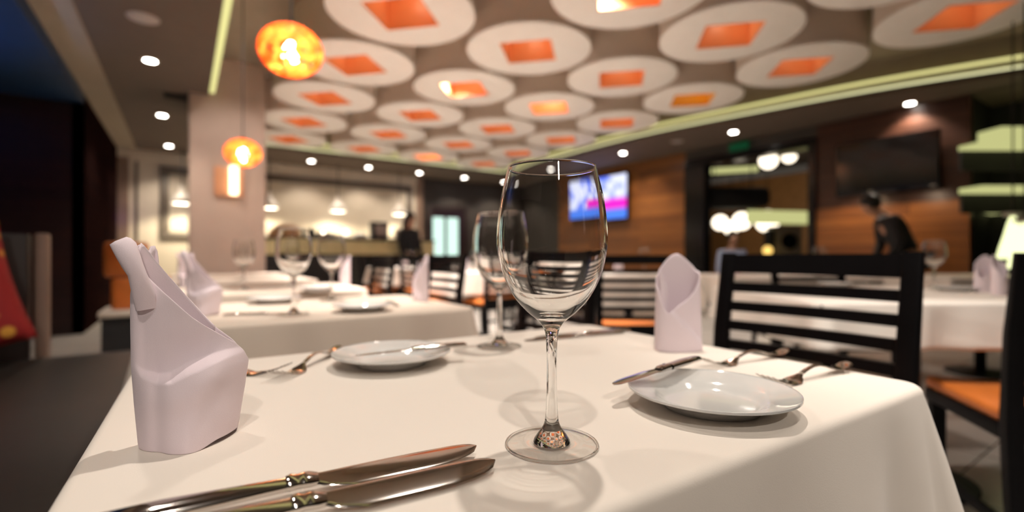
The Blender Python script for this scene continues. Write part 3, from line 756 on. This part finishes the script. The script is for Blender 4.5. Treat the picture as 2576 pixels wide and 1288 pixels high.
p = P(470, 722, TZ); put(nap_near, (p.x, p.y, TZ), 'lilac napkin with a leaning tip on the third booth table, behind another napkin', nap_near.rotation_euler.z+.2)
for a, b, lb in (((1000, 772), (960, 752), 'steel knife lying beside the right napkin of the second booth table'), ((560, 795), (700, 790), 'steel knife lying at the front left of the second booth table')):
    knife(P(*a, TZ), P(*b, TZ), lb, 'table knives on booth tables', L=.2)

# ================================================================== CHAIRS
def make_chair():
    t = thing('dining_chair', '', 'chair', (0, 0, 0), 0, 'black ladder-back chairs with orange seats')
    # local: back in plane y=0, seat toward +y
    def post(x):
        s = B(); s.loft([((x, -.05, 0), (.018, 0, 0), (0, .018, 0)), ((x, -.015, .25), (.019, 0, 0), (0, .019, 0)), ((x, 0, .46), (.020, 0, 0), (0, .020, 0)), ((x, -.01, .70), (.019, 0, 0), (0, .015, 0)), ((x, -.045, .912), (.018, 0, 0), (0, .012, 0))], 16, 6); return s
    for x in (-.21, .21): post(x).build('rear_leg', 'black_wood', t, ang=50)
    def by(z): return -.045*max(0, (z-.46)/.45)**1.7
    def rail(z0, z1, name):
        def f(u, v, dd):
            x = -.195+.39*u; z = z0+(z1-z0)*v; return Vector((x, by(z)-.016*math.sin(PI*u)+dd, z))
        s = B(); n = 12
        s.grid(lambda u, v: f(u, v, .009), n, 1); s.grid(lambda u, v: f(u, v, -.009), n, 1)
        s.grid(lambda u, v: f(u, 0, -.009+.018*v), n, 1); s.grid(lambda u, v: f(u, 1, -.009+.018*v), n, 1)
        return s.build(name, 'black_wood', t, weld=1e-5, ang=40)
    rail(.856, .908, 'top_rail')
    for k in range(7): z = .830-k*.0525; rail(z-.026, z, 'slat')
    rail(.45, .50, 'lower_rail')
    B().box(-.215, .215, .005, .43, .41, .455, .01).build('seat_frame', 'black_wood', t)
    B().box(-.21, .21, .03, .44, .450, .492, .018, 3).build('seat', 'orange', t)
    for x in (-.19, .19): B().loft([((x, .395, 0), (.016, 0, 0), (0, .016, 0)), ((x, .40, .42), (.021, 0, 0), (0, .021, 0))], 12, 6).build('front_leg', 'black_wood', t)
    for x in (-.195, .195): B().box(x-.010, x+.010, -.01, .39, .16, .19, .002).build('stretcher', 'black_wood', t)
    return t
ch0 = make_chair(); cf = [True]
def chair(u, w, rz, lb):
    if cf[0]: cf[0] = False; ch0.location = (u, w, 0); ch0.rotation_euler.z = rz; ch0['label'] = lb; return ch0
    return dup(ch0, (u, w, 0), rz, lb)
chair(1.24, .575, PI/2, 'black ladder-back chair filling the right middle, at the right side of the near table')
p = c2w(.70, 2.72); chair(p.x, p.y, -TH, 'black ladder-back chair seen from behind between the near wine glass and the pocket napkin')
for w, lb in ((1.5, 'black ladder-back chair at the right side of the second booth table, behind the near glass'), (2.5, 'black ladder-back chair at the right side of the third booth table'),
              (3.55, 'black ladder-back chair at the right side of the fourth booth table'), (4.6, 'black ladder-back chair at the right side of the fifth booth table')):
    chair(1.21, w, PI/2, lb)

# centre and right tables
def cw_table(cx, cy, rz, w, d, seed, lb, drop=.16, **k):
    p = c2w(cx, cy); make_table(w-.01, d, lb, (p.x, p.y, 0), rz)
    make_cloth(w, d, drop, seed, 'white tablecloth over the ' + lb, (p.x, p.y, TZ), rz, **k)
cw_table(1.62, 1.96, -TH, 1.28, .84, 11, 'right-hand table behind the large black chair', drop=.15, rc=.06, flare=.03)
cw_table(2.05, 3.75, -TH, 1.1, .8, 12, 'table farther back on the right, under the black framed opening', drop=.2)
cw_table(3.6, 3.7, -TH, 1.2, .8, 13, 'table at the far right below the amber wall', drop=.2)
cw_table(.98, 4.05, -TH, .9, .8, 14, 'centre table behind the second ladder-back chair', drop=.25)
def uw_table(u, w, seed, lb):
    make_table(.79, .8, lb, (u, w, 0), 0); make_cloth(.8, .8, .22, seed, 'white tablecloth over the ' + lb, (u, w, TZ), 0)
uw_table(2.45, 4.35, 15, 'centre table left of the near wine glass')
uw_table(2.45, 6.1, 16, 'centre table in front of the buffet')
uw_table(4.6, 5.6, 17, 'table in the far middle of the room')
uw_table(4.6, 8.0, 18, 'table in the far middle before the lit door')
p = c2w(1.80, 2.90); chair(p.x, p.y, -TH+PI+.05, 'black chair with orange seat behind the right-hand table, facing the camera')
p = c2w(2.55, 4.62); chair(p.x, p.y, -TH+PI, 'black chair behind the table under the black framed opening')
p = c2w(1.50, 1.19); chair(p.x, p.y, -TH-.30, 'black chair with orange seat at the far right edge, pushed under the right-hand table')
for u, w, rz, lb in ((1.80, 4.35, -PI/2, 'black chair at the left side of the centre table left of the near glass'), (3.1, 4.35, PI/2, 'black chair at the right side of the centre table left of the near glass'),
                     (1.80, 6.1, -PI/2, 'black chair with orange seat left of the table in front of the buffet'), (3.1, 6.1, PI/2, 'black chair right of the table in front of the buffet'),
                     (2.45, 3.70, 0, 'black chair on the near side of the centre table left of the near glass'), (2.45, 5.3, 0, 'black chair on the near side of the table in front of the buffet'),
                     (2.45, 7.0, PI, 'black chair on the far side of the table in front of the buffet'), (3.9, 5.6, -PI/2, 'black chair left of the table in the far middle of the room'),
                     (4.0, 8.0, -PI/2, 'black chair left of the table before the lit door'), (5.3, 5.6, PI/2, 'black chair right of the table in the far middle of the room')):
    chair(u, w, rz, lb)
# table things on the right
p = P(2516, 742, TZ); put(nap_p, (p.x, p.y, TZ), 'grey-lilac napkin standing on the right-hand table at the right edge of the view', -TH+.5, )
p = P(2480, 735, TZ); put(nap_p, (p.x, p.y, TZ), 'second pale napkin just left of the grey-lilac one on the right-hand table', -TH-.4)
for (px, py), lb in (((2400, 722), 'white plate on the right-hand table'), ((2100, 712), 'white plate on the right-hand table seen through the chair slats')):
    p = P(px, py, .77); put(pl_a, (p.x, p.y, TZ), lb)
for (px, py, Y), lb in (((1620, 0, 4.0), 'wine glass on the centre table behind the second chair'), ((2060, 0, 3.7), 'wine glass on the table under the black framed opening'), ((2350, 0, 2.2), 'wine glass on the right-hand table behind the black chair')):
    v = c2w((px-CX)*Y/F, Y); put(g1, (v.x, v.y, TZ), lb)
for (px, Y, u_), lb in (((1556, 4.0, 0), 'folded napkin on the centre table behind the second chair'), ((1850, 3.75, 0), 'folded napkin on the table under the black framed opening')):
    v = c2w((px-CX)*Y/F, Y); put(nap_p, (v.x, v.y, TZ), lb, -TH)
put(nap_p, (2.3, 4.2, TZ), 'folded napkin on the centre table left of the near glass'); put(nap_p, (2.4, 6.0, TZ), 'folded napkin on the table in front of the buffet')
put(g1, (2.6, 4.5, TZ), 'wine glass on the centre table left of the near glass'); put(g1, (2.55, 6.2, TZ), 'wine glass on the table in front of the buffet')

# ================================================================== LEFT: BOOTH
t = thing('banquette', 'long low dark bench seat along the left side of the booth tables', 'bench', (0, 0, 0))
B().box(-1.6, -.12, -1.6, 2.95, .38, .452, .02, 3).build('seat', 'bench', t)
B().box(-1.58, -.16, -1.58, 2.92, 0, .385).build('base', 'brown', t, smooth=False)
p = Wp(96, 870, 2.98)
t = thing('booth_divider', 'low brown divider panel with a beige end post at the left edge', 'partition', (0, 0, 0))
B().box(-1.7, p.x-.03, 2.96, 3.02, 0, 1.0, .004).build('panel', 'brown', t)
B().box(p.x-.01, p.x+.035, 2.955, 3.03, .0, 1.005, .012).build('end_post', 'post', t)
# red cushion
cp = P(10, 945, .453)
s = B(); n = 20
def cush(u, v, sgn):
    x = (u-.5)*.50; z = v*.50; k = (max(0, 1-(2*u-1)**4)*max(0, 1-(2*v-1)**4))**.5; pin = 1-.06*math.cos(PI*(2*u-1)/1)*0
    return Vector((x*(1-.07*(1-abs(2*v-1)**2)), sgn*.065*k, z))
s.grid(lambda u, v: cush(u, v, 1), n, n); s.grid(lambda u, v: cush(u, v, -1), n, n)
o = s.build('scatter_cushion', 'floral', weld=1e-5, ang=80)
o.location = (cp.x-.17, cp.y+.10, .515); o.rotation_euler = (math.radians(-12), math.radians(-14), math.radians(10))
tag(o, 'red scatter cushion with gold blossoms leaning on the dark bench at the left edge', 'cushion')
# far orange seats on a pale ledge
e0 = P(245, 786, .45); 
t = thing('banquette', 'low far bench with a pale top edge and orange back pads, behind the near napkin', 'bench', (e0.x, e0.y, 0))
B().box(0, 1.2, 0, .55, .40, .45, .01).build('seat', 'cream_wall', t); B().box(.02, 1.18, .02, .53, 0, .40).build('base', 'black_matte', t, smooth=False)
for k, (z0, z1, dx) in enumerate(((.45, .72, .07), (.725, 1.02, .02))):
    B().box(dx, dx+.42-k*.12, .10, .22, z0, z1, .03, 3).build('back_pad', 'orange', t)

# ================================================================== FAR BUFFET
def far(px, w=10.0, z=0): v = Wp(px, 644, w); return v.x
cL, cR = far(640), far(1058)
t = thing('buffet_counter', 'long buffet counter with a yellow-lit cream front before the cream wall', 'counter', (0, 0, 0))
B().box(cL, cR, 9.35, 9.95, .0, .93).build('base', 'black_matte', t, smooth=False)
B().box(cL, cR, 9.30, 9.95, .93, 1.20).build('front_panel', 'counter_front', t, smooth=False)
B().box(cL-.02, cR+.02, 9.26, 9.98, 1.20, 1.235, .004).build('worktop', 'black_matte', t)
def frame_obj(u0, u1, z0, z1, lb):
    t = thing('wall_frame', lb, 'wall panel', (0, 0, 0), 0, 'grey framed panels on the cream wall'); b = .14; y1 = WF; y0 = WF-.05
    s = B(); s.box(u0, u1, y0, y1, z1-b, z1, .008); s.box(u0, u1, y0, y1, z0, z0+b, .008); s.box(u0, u0+b, y0, y1, z0+b, z1-b, .008); s.box(u1-b, u1, y0, y1, z0+b, z1-b, .008)
    s.build('moulding', 'greyframe', t)
    B().box(u0+b, u1-b, WF-.02, WF, z0+b, z1-b).build('panel', pbr('panel_paint', (.60, .53, .44), .35, vary=.03), t, smooth=False)
frame_obj(far(402, WF), far(402, WF)+1.30, 1.20, 2.55, 'grey framed wall panel left of the column')
frame_obj(1.22, 4.52, 1.20, 2.57, 'long grey framed wall panel behind the buffet')
hl0 = None
for k, (u, lb) in enumerate(((-.02, 'white dome heat lamp hanging left of the column'), (1.36, 'white dome heat lamp hanging just right of the column'), (2.65, 'white dome heat lamp over the middle of the buffet'), (3.98, 'white dome heat lamp over the right end of the buffet'))):
    if hl0 is None:
        hl0 = thing('heat_lamp', lb, 'heat lamp', (u, 10.3, 1.83), 0, 'dome lamps above the buffet')
        hs = B().lathe([(.168, -.01), (.160, .06), (.110, .13), (.045, .20), (.04, .30), (.035, .30), (.04, .195), (.105, .125), (.152, .058), (.160, -.01)], 32, closed=True).build('shade', 'white_enamel', hl0)
        B().lathe([(0, .0), (.155, .0), (.155, .012), (0, .012)], 24).build('lit_lens', 'heat_bulb', hs)
        B().tube([(0, 0, .29), (0, 0, ZS-1.83)], .010, 6).build('cord', 'black_matte', hl0)
    else: dup(hl0, (u, 10.3, 1.83), label=lb)
# things on the counter
x = far(722, 9.6); t = thing('display_dome', 'brown dome of bread on the buffet just right of the column', 'food display', (x, 9.6, 1.235))
B().lathe([(0, .26), (.12, .25), (.24, .18), (.31, .08), (.32, 0), (0, 0)], 32).build('bread_mound', 'basket', t)
x = far(955, 9.6); t = thing('coffee_machine', 'black framed coffee machine on the right of the buffet counter', 'coffee machine', (x, 9.55, 1.235))
B().box(-.16, .16, -.02, .22, .0, .36, .015).build('body', 'black_matte', t); B().box(-.11, .11, -.05, -.02, .05, .30, .01).build('front_plate', 'grey_plastic', t)
x = far(868, 9.55); t = thing('table_lamp', 'small round lit lamp on the buffet counter', 'lamp', (x, 9.5, 1.235))
B().lathe([(0, 0), (.04, 0), (.04, .01), (.008, .015), (.008, .07)], 16).build('stand', 'black_matte', t); B().sphere((0, 0, .125), .065).build('globe', 'globe', t)
for k, (px, r, hh, mt, nm, lb) in enumerate(((818, .17, .13, 'steel', 'chafing_dish', 'steel chafing dish in the middle of the buffet counter'), (905, .14, .10, 'china', 'serving_bowl', 'white serving bowl on the buffet left of the coffee machine'), (784, .075, .16, 'black_matte', 'serving_pot', 'black serving pot on the buffet right of the bread dome'), (1003, .09, .2, 'grey_plastic', 'serving_jar', 'grey jar on the buffet between coffee machine and dark-haired person'))):
    tag(B().lathe([(0, 0), (r*.7, 0), (r*.9, hh*.3), (r, hh*.75), (r*.95, hh*.8), (r*.6, hh*1.1), (r*.15, hh*1.25), (r*.12, hh*1.4), (0, hh*1.42)], 28).build(nm, mt, loc=(far(px, 9.6), 9.6, 1.235)), lb, nm.replace('_', ' '))

# far door with two lit panes
xa, xb = far(1070, WF), far(1176, WF)
dd = thing('door_2', 'brown far door with two frosted lit panes', 'door', (0, 0, 0)); dd['kind'] = 'structure'
s = B(); s.box(xa, xa+.12, WF-.08, WF, 0, 2.16, .005); s.box(xb-.12, xb, WF-.08, WF, 0, 2.16, .005); s.box(xa+.12, xb-.12, WF-.08, WF, 2.04, 2.16); s.build('door_frame', 'brown', dd)
dl_ = B().box(xa+.12, xb-.12, WF-.04, WF, 0, 2.04).build('door_leaf', 'darkwood', dd, smooth=False)
for a, b in ((1087, 1115), (1123, 1150)): B().box(far(a, WF), far(b, WF), WF-.05, WF-.038, .75, 1.86, .003).build('door_pane', 'pane_glow', dl_)

# ================================================================== RIGHT WALL
def tv(pa, pb, z0, z1, lb, mat, tilt=0):
    ya, yb = wpy(pa), wpy(pb); cy_, hw = (ya+yb)/2, (ya-yb)/2; cz, hh = (z0+z1)/2, (z1-z0)/2
    t = thing('television', lb, 'television', (UR-.10, cy_, cz), 0)
    cs = B().box(-.02, .045, -hw, hw, -hh, hh, .006).build('casing', 'black', t)
    B().box(-.024, -.019, -hw+.02, hw-.02, -hh+.03, hh-.02).build('screen', mat, cs, smooth=False)
    B().box(.04, .0985, -.15, .15, -.12, .12).build('wall_bracket', 'black_matte', t, smooth=False)
    t.rotation_euler.y = tilt; return t
tv(1450, 1588, 1.66, 2.62, 'lit television showing a blue, white and magenta picture on the wood wall', 'screen_on')
tv(2112, 2372, 1.72, 2.44, 'switched-off black television on the dark wood wall at the right', 'screen_off')
# brighter lower amber panelling right of the opening
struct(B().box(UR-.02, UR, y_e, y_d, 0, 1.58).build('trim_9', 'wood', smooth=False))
p = Up(1860, 362, UR-.06); tag(B().box(-.02, .02, -.16, .16, -.06, .06, .005).build('emergency_sign', 'exit', loc=(UR-.08, p.y, 2.70)), 'small green emergency sign high above the black framed opening', 'sign')
# next room: hanging globes, black canopy, speaker
def globe(px, py, Y, r, lb):
    p = D(px, py, Y); t = thing('globe_lamp', lb, 'globe lamp', p, 0, 'milk glass globe lamps in the next room')
    B().sphere((0, 0, 0), r, seg=20).build('globe', 'globe', t); B().tube([(0, 0, r), (0, 0, 3.1-p.z)], .008, 6).build('cord', 'black_matte', t)
globe(1812, 560, 11.0, .17, 'lit globe lamp in the next room, left of the cluster of three'); globe(1839, 574, 10.6, .15, 'lit globe lamp in the next room, lowest of the cluster of three')
globe(1866, 556, 11.2, .20, 'lit globe lamp in the next room, right of the cluster of three'); globe(1930, 556, 10.5, .24, 'large lit globe lamp in the next room beside the grey speaker')
globe(1933, 403, 9.6, .17, 'bright globe lamp at the top of the black framed opening'); globe(1985, 392, 10.6, .15, 'warm globe lamp at the top right of the black framed opening')
p = D(1931, 630, 9.2); t = thing('table_lamp', 'small round yellow lamp left of the grey speaker', 'lamp', (p.x, p.y, 0)); B().sphere((0, 0, p.z), .085).build('globe', emit('yellow_globe', (1, .62, .16), 1.3), t); B().tube([(0, 0, .0), (0, 0, p.z-.07)], .02, 8).build('stand', 'black_matte', t)
p = D(1985, 607, 9.3)
t = thing('loudspeaker', 'tall beige loudspeaker with a round black cone, seen through the black framed opening', 'speaker', (p.x, p.y, 0), -TH)
cb = B().box(-.25, .25, 0, .35, 0, p.z+.30, .01).build('cabinet', 'taupe', t)
B().lathe([(0, .02), (.13, .0), (.15, -.01), (.15, .012), (0, .03)], 28, mat=Matrix.Translation((0, -.008, p.z)) @ Matrix.Rotation(PI/2, 4, 'X')).build('woofer_cone', 'black', cb)
B().box(-.33, -.26, .02, .3, 0, p.z+.22).build('side_case', 'black_matte', t)
p = D(1850, 495, 9.2)
t = thing('hanging_canopy', 'dark canopy hanging in the next room inside the black framed opening', 'canopy', (p.x, p.y, p.z), -TH)
B().box(-.75, .55, -.3, .4, -.22, .16, .12, 4).build('hood', 'black_matte', t)
for x in (-.4, .3): B().tube([(x, 0, .1), (x, 0, 3.1-p.z)], .012, 6).build('hanger', 'black_matte', t)
for (pa, ya, pb, yb, Y, hgt, lb) in ((1770, 432, 1905, 424, 9.8, .12, 'upper pale green lit strip inside the black framed opening'), (1880, 545, 2034, 548, 9.9, .28, 'lower bright green-white lit strip in the next room above the speaker')):
    a, b = D(pa, ya, Y), D(pb, yb, Y+.3); t_ = B().loft([(a, (0, .03, 0), (0, 0, hgt/2)), (b, (0, .03, 0), (0, 0, hgt/2))], 4, 2).build('light_strip', 'shelf_glow', smooth=False)
    tag(t_, lb, 'light strip')

# bar at the far right: glowing shelves and bell lamps
def shelf(pa, pb, py, Y, dz, lb, tilt=0):
    a, b = D(pa, py, Y), D(pb, py+tilt, Y); v = (b-a); L = v.length; m = (a+b)/2
    t = thing('lit_shelf', lb, 'shelf', m, math.atan2(v.y, v.x), 'glowing shelves at the far right')
    B().box(-L/2, L/2, 0, .28, -dz/2, dz/2, .006).build('shelf_board', 'shelf_glow', t)
    B().box(-L/2+.02, L/2, .26, .29, -.25, -dz/2).build('back_rail', 'black_matte', t, smooth=False)
shelf(2470, 2720, 360, 5.2, .05, 'glowing green-yellow shelf at the far right, lower of the top two')
shelf(2520, 2720, 335, 5.3, .15, 'short thick glowing shelf at the top of the far right corner')
shelf(2472, 2720, 486, 5.2, .06, 'pale glowing shelf at the far right, above the bell lamps', -26)
shelf(2484, 2545, 528, 5.9, .08, 'dim green shelf just left of the bell lamps')
for px, py, Y, lb in ((2548, 592, 3.9, 'glowing yellow-green bell lamp at the right edge, left one'), (2578, 612, 3.6, 'glowing yellow-green bell lamp cut by the right edge')):
    p = D(px, py, Y); t = thing('bell_lamp', lb, 'lamp', p, 0, 'glowing bell lamps at the far right')
    B().lathe([(.100, -.19), (.094, -.165), (.078, -.09), (.055, 0), (.036, .09), (.018, .15), (.0, .155)], 28).build('lamp_shade', 'shade_glow', t)
    B().lathe([(0, .15), (.06, .16), (.065, .185), (0, .19)], 20).build('cap', 'grey_plastic', t); B().tube([(0, 0, .18), (0, 0, ZS-p.z)], .006, 6).build('cord', 'black_matte', t)

# ================================================================== PEOPLE
def skin_mesh(name, verts, edges, radii, mat, parent, root=0, sub=2):
    me = bpy.data.meshes.new(name); me.from_pydata([Vector(v) for v in verts], edges, []); me.materials.append(M[mat])
    o = bpy.data.objects.new(name, me); COL.objects.link(o)
    md = o.modifiers.new('skin', 'SKIN')
    me.skin_vertices[0] if me.skin_vertices else None
    lay = me.skin_vertices[0].data if me.skin_vertices else None
    if lay is None:
        bm = bmesh.new(); bm.from_mesh(me); bm.verts.layers.skin.verify(); bm.to_mesh(me); bm.free(); lay = me.skin_vertices[0].data
    for i, r in enumerate(radii): lay[i].radius = r if isinstance(r, tuple) else (r, r); lay[i].use_root = (i == root)
    md.use_smooth_shade = True; o.modifiers.new('sub', 'SUBSURF').levels = sub; o.modifiers['sub'].render_levels = sub
    o.parent = parent; return o
def person(loc, rz, lb, top, lean=0.0, arm_l=None, arm_r=None, seated=False, hair_long=False, collar=None, legs='suit'):
    t = thing('person', lb, 'person', loc, rz)
    hz = .50 if seated else .93
    def L(x, y, z):                      # lean the upper body forward about the hip
        dy, dz = y, z; c, s_ = math.cos(lean), math.sin(lean); return Vector((x, dy*c+dz*s_, hz - dy*s_ + dz*c))
    V = []; E = []; R = []
    def add(v, r, par=None): V.append(v); R.append(r); (E.append((par, len(V)-1)) if par is not None else None); return len(V)-1
    pel = add(Vector((0, 0, hz)), (.15, .11)); w = add(L(0, 0, .16), (.13, .10), pel); ch = add(L(0, 0, .38), (.16, .11), w); nb = add(L(0, .0, .51), (.075, .07), ch)
    nk = add(L(0, .015, .58), .055, nb); jaw = add(L(0, .05, .645), (.062, .075), nk); hd = add(L(0, .045, .72), (.078, .092), jaw); tp = add(L(0, .03, .79), (.055, .065), hd)
    add(L(0, .140, .685), .014, hd)      # nose
    for sx in (-1, 1):
        sh = add(L(sx*.185, 0, .455), .058, ch)
        el, wr = (arm_l if sx < 0 else arm_r) or ((sx*.235, .02, .17), (sx*.22, .10, -.06))
        e = add(L(*el), .042, sh); k = add(L(*wr), .028, e)
        d = (L(*wr)-L(*el)).normalized(); pm = add(L(*wr)+d*.07, (.036, .018), k)
        sd = d.cross(Vector((sx, .2, .3))).normalized()
        for q in (-1.5, -.5, .5, 1.5): f1 = add(V[pm]+d*.045+sd*.012*q, .009, pm); add(V[pm]+d*(.085-.01*abs(q))+sd*.014*q+Vector((0, 0, -.01)), .008, f1)
        th = add(V[k]+d*.05+sd*.035, .010, k); add(V[th]+d*.03+sd*.008, .008, th)
    for sx in (-1, 1):
        hp = add(Vector((sx*.10, 0, hz-.06)), .085, pel)
        if seated: kn = add(Vector((sx*.11, .42, hz-.02)), .060, hp); an = add(Vector((sx*.11, .40, .09)), .040, kn)
        else: kn = add(Vector((sx*.10, .02, .50)), .062, hp); an = add(Vector((sx*.10, 0, .09)), .040, kn)
        add(Vector((sx*.11, V[an].y+.15, .035)), .032, an)
    skin_mesh('body', V, E, R, 'skin', t)
    # jacket and sleeves
    JV = [V[pel]+Vector((0, 0, -.05)), V[w], V[ch], L(0, 0, .50)]; JE = [(0, 1), (1, 2), (2, 3)]; JR = [(.175, .135), (.155, .125), (.185, .135), (.09, .08)]
    for sx, (i0) in ((-1, 9), (1, None)):
        el, wr = (arm_l if sx < 0 else arm_r) or ((sx*.235, .02, .17), (sx*.22, .10, -.06))
        a = len(JV); JV += [L(sx*.19, 0, .455), L(*el), L(*wr)]; JE += [(2, a), (a, a+1), (a+1, a+2)]; JR += [.075, .058, .042]
    skin_mesh('jacket', JV, JE, JR, top, t)
    TV = [Vector((0, 0, hz))]; TE = []; TR = [(.17, .13)]
    for sx in (-1, 1):
        a = len(TV)
        if seated: TV += [Vector((sx*.10, .03, hz-.03)), Vector((sx*.11, .42, hz-.02)), Vector((sx*.11, .40, .12))]
        else: TV += [Vector((sx*.10, 0, hz-.08)), Vector((sx*.10, .02, .50)), Vector((sx*.10, 0, .10))]
        TE += [(0, a), (a, a+1), (a+1, a+2)]; TR += [.105, .078, .060]
    skin_mesh('trousers', TV, TE, TR, legs, t)
    c = L(0, .015, .745); s = B().sphere(c, .105, (.90, 1.05, 1.0), 24)
    if hair_long: s.loft([(L(0, -.02, .74), (.10, 0, 0), (0, .07, 0)), (L(0, -.07, .62), (.115, 0, 0), (0, .055, 0)), (L(0, -.10, .42), (.11, 0, 0), (0, .04, 0)), (L(0, -.10, .33), (.07, 0, 0), (0, .02, 0))], 16)
    s.build('hair', 'hair', t, ang=80)
    if not hair_long:
        f = B().loft([(L(0, .075, .63), (.050, 0, 0), (0, .045, 0)), (L(0, .085, .70), (.068, 0, 0), (0, .055, 0)), (L(0, .075, .755), (.060, 0, 0), (0, .05, 0))], 16).build('face', 'skin', t, ang=80)
    if collar: B().loft([(L(0, 0, .49), (.085, 0, 0), (0, .075, 0)), (L(0, .005, .545), (.064, 0, 0), (0, .06, 0))], 18).build('shirt_collar', collar, t)
    return t
p = Wp(1030, 640, 9.0); person((p.x, p.y, 0), math.radians(200), 'person with long dark hair in black clothes, standing by the right end of the buffet', 'suit', hair_long=True)
p = D(2290, 640, 5.7); person((p.x, p.y, 0), -TH+math.radians(75), 'person in a black suit with a pale collar, leaning forward beyond the large black chair', 'suit', lean=.55, collar='shirt_grey',
    arm_l=((-.23, .10, .22), (-.16, .30, .08)), arm_r=((.23, .10, .22), (.16, .30, .08)))
p = D(1842, 640, 8.3); person((p.x, p.y, 0), -TH+math.radians(180), 'person in a pale blue shirt seated in the black framed opening', 'shirt_blue', seated=True)
p = D(2215, 633, 5.2); 

# ================================================================== LIGHTS
KEY = (1, .90, .80)
for p in DL: spot((p.x, p.y, p.z-.015), 60, 120, .5, .05)
# ceiling lights over the near tables (the row of downlights continues toward the camera; drum lamps overhead)
spot((c2w(.0, -.60).x, c2w(.0, -.60).y, ZS-.02), 44, 130, .5, .03, KEY, caustic=True)
spot((c2w(.27, 1.15).x, c2w(.27, 1.15).y, ZD+.2), 95, 110, .5, .03, KEY, caustic=True)
spot((-.24, 1.47, ZS-.02), 26, 130, .5, .05, KEY, caustic=True)
spot((.45, 2.15, ZC-.03), 300, 44, .6, .05, KEY)
spot((.5, 4.2, ZC-.03), 230, 64, .5, .05, KEY)
spot((2.6, 2.6, ZD+.2), 90, 110, .5, .05, KEY); spot((2.6, 5.0, ZD+.2), 90, 110, .5, .05, KEY); spot((4.9, 6.6, ZD+.2), 90, 110, .5, .05, KEY); spot((3.9, .9, ZD+.2), 25, 110, .5, .05, KEY)
point((pl1.x, pl1.y, pl1.z-.02), 10, .03, (1, .64, .32)); point((pl2.x, pl2.y, pl2.z-.02), 10, .03, (1, .64, .32))
for u in (-.02, 1.36, 2.65, 3.98): spot((u, 10.35, 1.80), 58, 150, .4, .08, (1, .88, .62), target=(u, 10.55, 0))
# added spots in drum wells, bounced off the aisle floor to fill the ceiling
for u, w_, pw_ in ((1.44, -.09, 90), (1.44, 2.42, 300), (1.44, 3.67, 300), (1.44, 4.93, 300), (1.44, 7.44, 260), (3.95, -.09, 15), (2.70, 3.67, 260), (3.95, 4.93, 240), (2.70, 6.18, 240), (5.21, 3.67, 120), (3.95, 7.44, 200)):
    if pw_: spot((u, w_, ZD+.22), pw_*1.7, 52, .5, .05, (1, .91, .83), target=(u, w_, 0))
spot((c2w(.60, -2.0).x, c2w(.60, -2.0).y, ZS-.02), 105, 60, .7, .05, KEY, target=(c2w(-.1, .6).x, c2w(-.1, .6).y, .9), caustic=True)  # added frontal fill behind the camera for the napkin and other front faces
spot((.7, 4.9, ZC-.03), 60, 60, .7, .05, KEY, target=(.45, 6.7, 1.6))  # added spot that brightens the column front
b_ = spot((-2.8, 5.2, 1.2), 200, 110, .8, .15, (.06, .35, 1), target=(-2.6, 5.0, 3))  # added unseen blue spot that colours the bay ceiling
p = Up(298, 545, UL+.05); point((p.x, p.y, p.z), .5, .04, (.4, .15, 1))
spot((UR-.42, wpy(1640), ZS-.02), 24, 110, .6, .05, (1, .80, .55)); spot((UR-.42, wpy(1590), ZS-.02), 24, 110, .6, .05, (1, .80, .55))
spot((UR-.5, wpy(2170), 1.75), 12, 120, .6, .05, (1, .70, .42), target=(UR, wpy(2170), .9)); spot((UR-.5, wpy(2330), 1.75), 8, 120, .6, .05, (1, .74, .5), target=(UR, wpy(2330), .9))
def area(loc, size, power, col, target):
    l = bpy.data.lights.new('area_light', 'AREA'); l.energy = power; l.size = size; l.color = col
    o = bpy.data.objects.new('area_light', l); COL.objects.link(o); o.location = loc; point_to(o, target); return o
w = bpy.data.worlds.new('world'); scene.world = w; w.use_nodes = True
w.node_tree.nodes['Background'].inputs[0].default_value = (.9, .75, .6, 1); w.node_tree.nodes['Background'].inputs[1].default_value = .05
